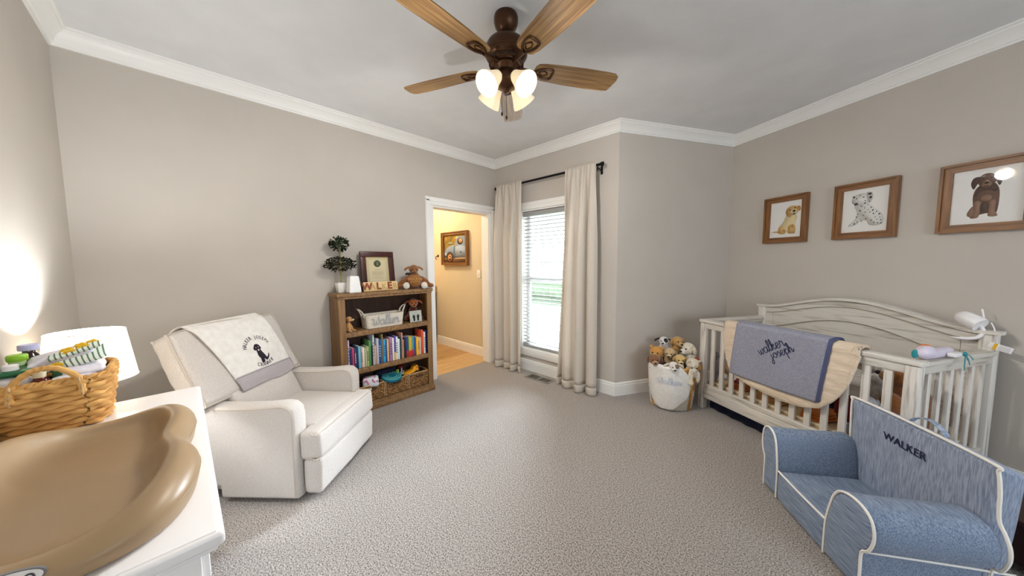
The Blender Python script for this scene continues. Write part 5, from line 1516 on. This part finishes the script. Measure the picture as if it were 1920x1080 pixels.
mb.ell((.115, -.066, .03), (.012, .008, .012)); part('ribbon', mb, M_teal, so, label='teal ribbon tied to the clip')

# ---- soft toys and cloths inside the crib


def soft(name, label, cat, x, y, z, col, ells, vox=.012, extra=None, rz=0):
    t = thing(name, label, cat, on_crib(x, y, z), AZ + rz)
    link('body', blob('body', ells, vox, fur(col)), t)
    if extra:
        for nm, c_, e in extra:
            mb = MB()
            for q in e: mb.ell(*q)
            part(nm, mb, fur(c_), t)
    return t


Z0 = .262
soft('plush_toy', 'tan plush toy lying in the left end of the crib', 'plush toy', .16, .25, Z0 + .06, '#c9a06c', [((0, 0, .06), (.10, .06, .055)), ((.09, 0, .07), (.05, .05, .05)), ((-.08, .02, .01), (.05, .04, .04))], .012, [('ear', '#b58a56', [((.10, .05, .1), (.02, .015, .03)), ((.10, -.05, .1), (.02, .015, .03))]), ('eye', '#16120f', [((.13, -.03, .085), .006), ((.13, .03, .085), .006)])])
soft('plush_toy', 'grey and black spotted plush toy at the left end slats', 'plush toy', .085, .10, Z0, '#8f8c94', [((0, 0, .1), (.03, .035, .11)), ((0, 0, .24), (.035, .035, .04))], .01, [('spots', '#1b191c', [((0, -.034, .24), (.01, .006, .01)), ((.015, -.035, .2), (.011, .006, .012)), ((-.012, -.036, .14), (.012, .006, .012)), ((.012, -.036, .08), (.01, .006, .01))])])
tb_ = thing('red_white_toy', 'red ringed white toy drum behind the third crib slat', 'toy', on_crib(.265, .135, Z0 + .095), AZ)
mb = MB(); mb.lathe([(.036, -.03), (.04, -.028), (.04, .028), (.036, .03)], 22, Matrix.Rotation(radians(70), 4, 'X')); part('drum', mb, M_plastic, tb_)
mb = MB()
for z_ in (-.029, .029): mb.tube([(.041 * cos(q * pi / 12), .041 * sin(q * pi / 12), z_) for q in range(24)], .007, 6, True, Matrix.Rotation(radians(70), 4, 'X'))
part('rings', mb, mat('toy_red', '#a81f24', rough=.4), tb_)


def folded(name, label, x, y, z, sx, sy, h, m_, n=3, rz=0):
    t = thing(name, label, 'cloth', on_crib(x, y, z), AZ + rz)
    for k in range(n):
        mb = MB(); mb.rbox(-sx / 2 + .004 * k, sx / 2 - .003 * k, -sy / 2, sy / 2, k * h / n + .0008, (k + 1) * h / n, h / n * .45, 2, 3, puff=(.004, .004, .004), warp=lambda p: wr(p, .004, 12)); part('fold', mb, m_, t, ang=60)
    return t


folded('rust_cloth', 'rust orange folded cloth at the left of the crib mattress', .30, .165, Z0, .15, .16, .055, mat('rust_cotton', '#b0683a', '#9d5a31', rough=.95, scale=30))
folded('folded_sheet', 'white and grey folded cloth beside the rust cloth', .385, .33, Z0, .17, .16, .12, mat('grey_white_cotton', '#d9d9dc', '#b9bec8', rough=.95, scale=14), 4)
folded('navy_cloth', 'slate blue folded cloth on the rust cloth', .19, .40, Z0, .16, .14, .11, mat('slate_cotton', '#4f5872', rough=.95), 3)
folded('tan_cloth', 'tan striped folded cloth in the middle of the crib', .56, .19, Z0, .19, .18, .06, mat('tan_cotton', '#c79a63', '#b4854f', rough=.95, scale=30), 3)
folded('grey_cloth', 'grey folded cloth in the middle of the crib', .69, .36, Z0, .16, .15, .1, mat('grey_cotton', '#76727c', rough=.95), 4)
folded('orange_cloth', 'bright orange folded cloth right of the blue muslin', .86, .17, Z0, .14, .18, .06, mat('orange_cotton', '#c77734', '#b5682a', rough=.95, scale=30), 3)
folded('navy_cloth', 'navy folded cloth behind the orange cloth', .835, .37, Z0, .13, .14, .11, mat('deep_blue_cotton', '#2d3a52', rough=.95), 3)
bs = thing('wooden_toy', 'long wooden toy with a dark handle lying near the headboard', 'toy', on_crib(.62, .55, Z0 + .05), AZ + .1)
mb = MB(); mb.rbox(-.12, .1, -.02, .02, -.02, .02, .008, 2); part('body', mb, M_birch, bs)
mb = MB(); mb.tube([(-.12, 0, .03), (.05, 0, .04), (.2, 0, .0)], .014, 8); part('handle', mb, M_dark, bs)
mb = MB(); mb.rbox(-.05, .0, -.021, .021, .021, .05, .006, 2); part('blue_block', mb, mat('toy_blue', '#3a78b5', rough=.4), bs)
tbr = thing('teddy_bear', 'large brown teddy bear slumped in the right end of the crib', 'plush toy', on_crib(1.165, .42, Z0), AZ + radians(186))
plush_body(tbr, [((a * 1.25, b * 1.25, c_ * 1.25), tuple(r_ * 1.25 for r_ in q[1])) + tuple(q[2:]) for q in [((0, 0, .11), (.08, .11, .12)), ((.0, 0, .2), (.07, .09, .07)), ((.05, -.09, .04), (.08, .05, .045), (0, 0, -.3)), ((.05, .09, .04), (.08, .05, .045), (0, 0, .3)), ((.02, -.12, .16), (.05, .05, .09), (.5, 0, 0)), ((.02, .12, .16), (.05, .05, .09), (-.5, 0, 0))] for (a, b, c_) in [q[0]]], '#9a5c28', .016)
plush_head(tbr, .085, '#a3672f', '#965b27', '#c0935a', earstyle='up', o=(.02, 0, .37))
gr = thing('plush_rabbit', 'grey and white plush rabbit lying against the right corner post', 'plush toy', on_crib(1.13, .115, Z0 + .0), AZ + radians(150))
plush_body(gr, [((0, 0, .07), (.09, .07, .07)), ((.06, -.06, .04), (.05, .03, .03)), ((.06, .06, .04), (.05, .03, .03)), ((0, 0, .13), (.06, .055, .055))], '#a3a4ad', .012)
plush_head(gr, .052, '#c9c8cc', '#a9a9b2', '#e6e4e2', earstyle='flop', o=(.03, 0, .22))
rc2 = thing('red_cushion', 'small dark red cushion behind the grey rabbit', 'cushion', on_crib(.955, .25, Z0 + .125), AZ + .2)
mb = MB(); mb.rbox(-.06, .06, -.03, .03, -.12, .07, .028, 3, 4, puff=(0, .02, 0)); part('cover', mb, mat('red_velvet', '#6d1613', rough=.9), rc2)
mb = MB(); mb.tube([(x, 0, z - .025) for x, z in rrect(.059, .094, .028, 4)], .004, 5, True); part('piping', mb, mat('red_velvet_dark', '#4d0f0d', rough=.9), rc2)
wb_ = thing('plush_lamb', 'white plush lamb near the headboard above the brown bear', 'plush toy', on_crib(.93, .58, Z0), AZ + radians(240))
plush_body(wb_, [((0, 0, .13), (.07, .09, .13)), ((.0, 0, .27), (.06, .07, .06)), ((.06, -.06, .05), (.07, .035, .035)), ((.06, .06, .05), (.07, .035, .035))], '#d9d4cd', .014)
plush_head(wb_, .055, '#ded9d2', '#cfc8bf', '#eae6e0', earstyle='flop', o=(.03, 0, .36))

# ---------------------------------------------------------------- toy hamper
HA = radians(17.6); HC = Vector((-.985, 3.215, 0))
hm = thing('toy_hamper', 'round woven hamper with a white cloth, heaped with plush toys, left of the crib', 'basket', HC, HA)


def hr(z): return .172 + .033 * (z / .4) ** .8 + .004 * sin(pi * z / .4)


for nm, z0, z1, rows, mm in (('white_weave', .008, .165, 17, M_rope), ('natural_weave', .175, .395, 23, M_wick)):
    mb = MB()
    for k in range(rows):
        z = z0 + (z1 - z0) * k / (rows - 1); n = 150; r_ = hr(z)
        mb.tube([((r_ + .0035 * sin(24 * a + (pi if k % 2 else 0))) * cos(a), (r_ + .0035 * sin(24 * a + (pi if k % 2 else 0))) * sin(a), z) for a in [2 * pi * q / n for q in range(n)]], .0052, 5, True)
    part(nm, mb, mm, hm, stuff=True)
mb = MB(); mb.lathe([(hr(0) - .008, .004), (hr(.2) - .008, .2), (hr(.4) - .008, .395)], 40); vs, fs = mb.v, [tuple(reversed(f)) for f in mb.f[:-1]]; mb.add(vs, fs) if False else None; part('lining', mb, M_wickd, hm)
mb = MB()
for k in range(2): mb.tube([((hr(.4) + .005 * cos(a * 22 + k * pi)) * cos(a), (hr(.4) + .005 * cos(a * 22 + k * pi)) * sin(a), .402 + .005 * sin(a * 22 + k * pi)) for a in [2 * pi * q / 160 for q in range(160)]], .006, 6, True)
part('rim', mb, M_wick, hm)
for a0 in (-35, 28, 150, 215):
    a = radians(a0); mb = MB()
    for q in (-1, 0, 1):
        for k in range(18):
            z = .01 + .37 * k / 17; b = a + q * .05
            mb.ell(((hr(z) + .008) * cos(b), (hr(z) + .008) * sin(b), z), (.006, .010, .013), (0, 0, b), 6, 4)
    part('vertical_band', mb, M_wick, hm, stuff=True)
cl_ = thing('name_cloth', 'white cloth with a pale blue stitched name draped over the hamper front', 'cloth', HC, HA)
CB = [(-.20, .24), (-.185, .16), (-.165, .09), (-.12, .03), (-.085, .012), (-.02, .012), (.02, .02), (.07, .07), (.13, .13), (.145, .20), (.15, .25)]


def cloth_pt(u, v, o=0.0):
    lat = -.198 + .346 * u; zb = interp(CB, lat); zt = .408 if lat < .07 else .408 - (lat - .07) * 1.2
    if v < .12:
        z = zt + .004 - .05 * (1 - v / .12); r_ = hr(.4) - .014
    elif v < .2:
        t = (v - .12) / .08; z = zt + .004 + .012 * sin(pi * t); r_ = hr(.4) - .014 + .036 * t
    else:
        t = (v - .2) / .8; z = zt + .004 + (zb - zt - .004) * t; r_ = hr(max(0, z)) + .0215 + .004 * sin(lat * 40 + z * 9) + .004
    a = -pi / 2 + lat / .198
    return Vector(((r_ + o) * cos(a), (r_ + o) * sin(a), z))


mb = MB(); mb.sheet(lambda u, v: cloth_pt(u, v), 44, 40, .005); part('cloth', mb, mat('white_towel', '#e9e6e1', '#e0dcd6', rough=.97, scale=40, bump=.4, bscale=120), cl_, ang=None)
mb = MB(); handwriting(mb, 'Walker', .034, lambda u, v: (lambda lat, z: Vector(((hr(z) + .0335) * cos(-pi / 2 + lat / .198), (hr(z) + .0335) * sin(-pi / 2 + lat / .198), z)))(-.098 + u, .262 + v + .0 * u), .0022, 5); part('stitched_name', mb, mat('pale_blue_thread', '#c3cfe0', rough=.9), cl_, ang=None)


def toy(label, lat, away, z, s, face, ear=None, muzzle=None, style='flop', rz=0, ry=0, nose='#17120f', patch=None, body=True, snout=1.0, legs=None, earc2=None):
    p = Matrix.Translation(HC) @ Matrix.Rotation(HA, 4, 'Z') @ Vector((lat, away, z))
    t = thing('plush_dog', label, 'plush toy', p, HA - pi / 2 + rz, 'plush dogs in the hamper')
    if body:
        e = [((-.02, 0, -s * 1.5), (s * .95, s * 1.0, s * 1.1)), ((-.015, 0, -s * .8), (s * .7, s * .75, s * .6))]
        if legs: e += legs
        plush_body(t, e, face, s * .16)
    plush_head(t, s, face, ear, muzzle, nose, style, (0, 0, 0), 0, ry, patch, snout, earc2)
    return t


toy('black and white plush dog at the back left of the hamper pile', -.075, .085, .585, 0.046, '#e9e6e0', '#17161a', '#efece6', 'side', -.1, .1, patch=('#1c1b1f', 1), earc2='#17161a')
toy('caramel plush dog at the very top of the hamper pile', .045, .095, .590, 0.054, '#c4985a', '#b98a4c', '#d2aa70', 'flop', .5, .1)
toy('golden orange plush bear cub at the left of the hamper', -.135, .0, .485, 0.063, '#d69a45', '#d69a45', '#e0ad60', 'up', -.2, .1)
toy('big cream white plush dog lying across the right top of the hamper', .135, .05, .54, 0.063, '#e6dcc8', '#dccfb8', '#eee6d6', 'flop', -.75, .1, snout=1.25)
toy('beige plush dog with a large black nose in the middle of the pile', -.02, .0, .495, 0.051, '#cfb387', '#a9895f', '#d9c29b', 'flop', -.1, .25)
toy('small yellow plush dog below the beige one', .065, -.085, .468, 0.046, '#dcb978', '#c9a260', '#e4c78c', 'flop', .2, .3)
toy('brown plush dog with a tan muzzle at the left rim of the hamper', -.145, -.13, .450, 0.054, '#8d6142', '#6f4a33', '#b98c62', 'flop', .15, .15, snout=1.25)
toy('white plush dog with one brown ear hanging over the hamper front', .015, -.205, .428, 0.044, '#ebe6dc', '#e0d8ca', '#f1ede5', 'side', .2, .25, patch=('#8a6a58', 1), earc2='#e6dccb')
toy('cream plush lamb drooping over the right rim of the hamper', .165, -.125, .45, 0.054, '#e8dcc4', '#e0d2b8', '#efe6d6', 'up', .35, .9, nose='#d9c6ac', legs=[((.045, -.03, -.10), (.02, .022, .075)), ((.05, -.03, -.165), (.026, .026, .022)), ((.01, .045, -.12), (.02, .022, .06))])
rg = thing('plush_bird', 'red and yellow plush toy squeezed between hamper and crib', 'plush toy', Matrix.Translation(HC) @ Matrix.Rotation(HA, 4, 'Z') @ Vector((.205, -.015, .42)), HA - pi / 2)
plush_body(rg, [((0, 0, 0), (.035, .03, .045)), ((.01, .0, .045), (.026, .024, .026))], '#9c3a1a', .007)
mb = MB(); mb.ell((.025, .012, -.02), (.02, .024, .03)); mb.ell((.036, 0, .045), (.014, .01, .008)); part('yellow_wing', mb, fur('#d99a2c'), rg)

# ---------------------------------------------------------------- toddler armchair (local x across, y towards its back)
kc = thing('toddler_armchair', 'small blue chambray toddler armchair with white piping in front of the crib', 'armchair', (-.186, 2.392, 0), radians(-56.89))
PR = [(.655, .004), (.655, .10), (.656, .185), (.684, .215), (.702, .265), (.702, .31), (.686, .35), (.655, .372), (.61, .380), (.565, .374), (.528, .355), (.503, .318), (.486, .265), (.472, .20), (.465, .14), (.464, .004)]


def loft(mb, prof, y0, y1, r, ctr, ny=6, sag=0.0):
    n = len(prof); rings = []
    for y, k in [(y0, r), (y0 + .12 * r, r * .5), (y0 + .45 * r, r * .16), (y0 + r, 0)] + [(y0 + r + (y1 - y0 - 2 * r) * q / ny, 0) for q in range(1, ny)] + [(y1 - r, 0), (y1 - .12 * r, r * .5), (y1, r)]:
        f = 1 - k / .11
        rings.append([(ctr[0] + (x - ctr[0]) * f, y, ctr[1] + (z - ctr[1]) * f - sag * sin(pi * (y - y0) / (y1 - y0)) * (1 if z > .3 else 0)) for x, z in prof])
    vs = [p for r_ in rings for p in r_]; fs = []
    for i in range(len(rings) - 1):
        for q in range(n): fs.append((i * n + q, (i + 1) * n + q, (i + 1) * n + (q + 1) % n, i * n + (q + 1) % n))
    fs.append(tuple(range(n))); fs.append(tuple(reversed(range((len(rings) - 1) * n, len(rings) * n))))
    fs = [tuple(reversed(f)) for f in fs]
    mb.add(vs, fs)


pr2 = [(p.x, p.y) for p in smooth([(a, b, 0) for a, b in PR], 3)]
lft = [(-.012 + (.655 - x) * .645, z) for x, z in pr2]
for nm, pf, cx in (('right', pr2, .575), ('left', lft, .045)):
    mb = MB(); loft(mb, pf, 0.0, .408, .022, (cx, .2), 8, .006); arm = part('arm', mb, M_denim, kc, ang=60)
    mb = MB(); mb.tube([(cx + (x - cx) * .985, .004, .2 + (z - .2) * .985) for x, z in pf], .0055, 6); part('front_piping', mb, M_pipe, arm)
    if nm == 'right':
        mb = MB(); mb.tube(smooth([(.653, .008, .188), (.660, .05, .192), (.661, .2, .19), (.66, .40, .185), (.663, .485, .182)], 4), .0045, 6); part('side_piping', mb, M_pipe, arm)
mb = MB(); mb.rbox(.113, .462, .004, .42, .004, .172, .016, 3, 5, puff=(0, .004, .008), warp=lambda p: wr(p, .002, 14)); seat = part('seat', mb, M_denim, kc, ang=60)
mb = MB(); mb.tube(smooth([(.113, .010, .166), (.2, .005, .168), (.35, .005, .168), (.463, .010, .166)], 4), .005, 6); part('piping', mb, M_pipe, seat)


def bwarp(p):
    x, y, z = p; t = z / .6
    cx = .335; x = cx + (x - cx) * (.93 + .07 * t ** 2) - (.012 * (1 - t))
    return wr([x, y + .012 * (1 - t) * 0, z - .03 * max(0, (y - .4) / .10) * max(0, t - .5) * 2], .0015, 10)


mb = MB(); mb.rbox(.012, .664, .405, .497, .004, .60, .024, 4, 10, puff=(.004, .010, .004), warp=bwarp); back = part('back', mb, M_denimv, kc, ang=60)
mb = MB(); pp = smooth([(.660, .412, .01), (.661, .412, .185), (.688, .412, .212), (.706, .412, .262), (.706, .412, .31), (.69, .412, .352), (.668, .41, .40), (.664, .408, .50), (.655, .406, .575), (.636, .405, .598), (.34, .402, .606), (.04, .405, .598), (.02, .406, .575), (.016, .408, .50), (.022, .41, .3)], 6); mb.tube([(p.x, p.y, p.z) for p in pp], .006, 6); part('piping', mb, M_pipe, back)
mb = MB(); mb.sheet(lambda u, v: (.28 + .15 * u,   .447 + .022 * v, .590 + .042 * sin(pi * u) ** .7), 16, 1, .004); part('carry_strap', mb, mat('strap_denim', '#a9b3c4', '#7d8ba3', rough=.9, scale=80), kc)


def fit_text(s, width, depth, m_):
    me = text_mesh(s, .05, depth, m_); xs = [v.co.x for v in me.vertices]; k = width / (max(xs) - min(xs)); mid = (max(xs) + min(xs)) / 2
    ys = [v.co.y for v in me.vertices]; my = (max(ys) + min(ys)) / 2
    for v in me.vertices: v.co.x = (v.co.x - mid) * k; v.co.y = (v.co.y - my) * k
    return me


part('name_lettering', fit_text('WALKER', .20, .002, M_navy), None, kc, label='navy embroidered name WALKER', loc=(.328, .3935, .487), rot=(pi / 2, 0, 0), ang=None)

# ---------------------------------------------------------------- three dog pictures on the right wall


def dog_picture(along, label, shapes):
    c_ = Vector((-.752, 4.267)) + U * along
    r_ = thing('framed_dog_picture', label, 'picture', (c_.x - NW.x * .002, c_.y - NW.y * .002, 1.752), AZ, 'dog pictures on the right wall')
    picture_frame(r_, .368, .432, .05, .022, M_frame, M_framez)
    mb = MB(); mb.box(-.136, .136, -.008, -.002, -.168, .168); part('paper', mb, M_paper, r_)
    flat_shapes('dog_print', shapes, r_, .268, .332, -.008, None)
    mb = MB(); mb.box(-.136, .136, -.0135, -.0125, -.168, .168); part('glass_pane', mb, M_glass, r_)


g1, g2, g3, dk = '#d9ad66', '#ead6a4', '#c08f4a', '#2a211c'
dog_picture(.566, 'framed golden puppy picture, leftmost on the right wall', [
    (g1, [(.04, .155), (.2, .19), (.32, .17), (.3, .13), (.15, .15)]), (g2, [(.5, .58), (.42, .42), (.3, .3), (.27, .17), (.33, .1), (.5, .12), (.56, .14), (.62, .1), (.78, .1), (.84, .2), (.82, .4), (.86, .55), (.75, .64), (.6, .64)]),
    (g1, [(.3, .3), (.28, .14), (.4, .09), (.52, .11), (.5, .2), (.42, .28)]), (g1, [(.6, .3), (.6, .12), (.7, .09), (.82, .11), (.8, .3), (.7, .34)]), (g3, (.47, .19, .045, .03)), (g3, (.73, .3, .04, .05)),
    (g1, (.7, .73, .2, .13)), (g3, [(.5, .72), (.52, .62), (.6, .56), (.66, .58), (.62, .7), (.6, .8)]), (g3, [(.86, .84), (.94, .8), (.95, .72), (.9, .7), (.84, .76)]), (g2, (.74, .69, .1, .07)), (dk, (.63, .75, .025, .018)), (dk, (.78, .8, .025, .018)), (dk, (.755, .71, .05, .035)), (dk, (.76, .635, .05, .018))])
wf, gy, sp = '#ebeae6', '#c9c9c5', '#33343a'
R2 = random.Random(5); spots = []
for (u, v) in ((.42, .6), (.5, .66), (.56, .62), (.4, .5), (.5, .55), (.58, .5), (.64, .55), (.52, .45), (.48, .38), (.62, .44), (.68, .48), (.7, .4), (.76, .44), (.82, .38), (.74, .32), (.84, .3), (.78, .26), (.86, .24), (.72, .2), (.8, .18), (.87, .17), (.66, .25), (.42, .3), (.36, .24), (.3, .2), (.45, .25), (.55, .3), (.36, .42), (.6, .68), (.34, .36)): spots.append((sp, (u, v, R2.uniform(.010, .022), R2.uniform(.007, .015), R2.uniform(0, 3))))
dog_picture(1.122, 'framed spotted puppy picture, the middle of the three dog pictures', [
    (gy, [(.16, .17), (.3, .3), (.34, .45), (.28, .62), (.46, .72), (.6, .62), (.74, .5), (.88, .36), (.9, .2), (.8, .13), (.62, .15), (.55, .26), (.42, .26), (.34, .18), (.2, .14)]),
    (wf, [(.18, .172), (.31, .3), (.35, .45), (.295, .62), (.46, .71), (.595, .615), (.735, .495), (.87, .355), (.888, .2), (.8, .138), (.63, .158), (.555, .27), (.42, .27), (.335, .188), (.2, .148)]),
    (gy, (.4, .76, .2, .135)), (wf, (.4, .76, .192, .129)), (gy, [(.52, .9), (.64, .88), (.66, .76), (.6, .66), (.54, .74)]), (sp, (.59, .86, .04, .025)), (sp, (.61, .78, .03, .03)), (sp, (.24, .83, .03, .025)), (gy, [(.22, .84), (.2, .74), (.24, .66), (.27, .76)]),
    (sp, (.3, .79, .02, .012)), (sp, (.46, .8, .022, .012)), (sp, (.3, .66, .045, .03)), (gy, (.36, .63, .06, .015)), (sp, (.38, .85, .015, .01)), (sp, (.5, .72, .015, .01)), (sp, (.22, .7, .012, .01))] + spots)
b1, b2, b3, b4 = '#644535', '#4a3026', '#8d6a55', '#a98a76'
LAB = [
    (b3, [(.22, .22), (.3, .32), (.36, .3), (.36, .16), (.28, .13), (.22, .16)]), (b1, [(.36, .66), (.3, .52), (.32, .34), (.36, .2), (.42, .16), (.6, .18), (.72, .15), (.78, .2), (.8, .4), (.78, .6), (.68, .72), (.5, .72)]),
    (b2, [(.38, .66), (.34, .5), (.44, .58), (.6, .6), (.72, .56), (.76, .62), (.68, .7), (.5, .7)]), (b3, [(.34, .4), (.34, .2), (.28, .12), (.34, .1), (.44, .12), (.46, .22), (.46, .4)]), (b3, [(.62, .4), (.62, .2), (.62, .13), (.72, .11), (.8, .13), (.74, .22), (.74, .4)]), (b2, (.54, .3, .08, .1)), (b3, (.56, .46, .1, .06)),
    (b1, (.54, .78, .17, .125)), (b2, [(.38, .86), (.28, .84), (.24, .74), (.3, .64), (.36, .72), (.42, .82)]), (b2, [(.68, .86), (.78, .84), (.82, .74), (.78, .66), (.72, .74), (.66, .82)]), (b3, (.54, .71, .09, .06)), (b4, (.54, .755, .04, .03)), ('#1d1310', (.54, .735, .04, .024)), ('#1d1310', (.46, .82, .022, .015)), ('#1d1310', (.62, .82, .022, .015)), ('#2b1a14', (.54, .67, .05, .01)), (b4, (.47, .86, .04, .012))]
LAB = [(c_, ([(.48 + (u - .54) * .72, v) for u, v in sh_] if isinstance(sh_, list) else (.48 + (sh_[0] - .54) * .72, sh_[1], sh_[2] * .76) + sh_[3:])) for c_, sh_ in LAB]
dog_picture(1.678, 'framed chocolate brown puppy picture, rightmost and cut by the photo edge', LAB)

# ---------------------------------------------------------------- dark cabinet behind the armchair, mostly out of frame
dc = thing('cherry_chest', 'dark cherry wood chest just entering at the right edge behind the blue armchair', 'chest', (1.055, 2.445, 0), AZ)
mb = MB(); mb.rbox(-.42, .42, -.2, .2, .05, .225, .006, 1); part('carcass', mb, M_cherry, dc)
mb = MB(); mb.rbox(-.435, .435, -.215, .215, .2255, .25, .006, 2); part('lid', mb, M_cherry, dc)
for x in (-.39, .39):
    for y in (-.17, .17):
        mb = MB(); mb.rbox(x - .022, x + .022, y - .022, y + .022, 0, .05, .004, 1); part('foot', mb, M_cherry, dc)
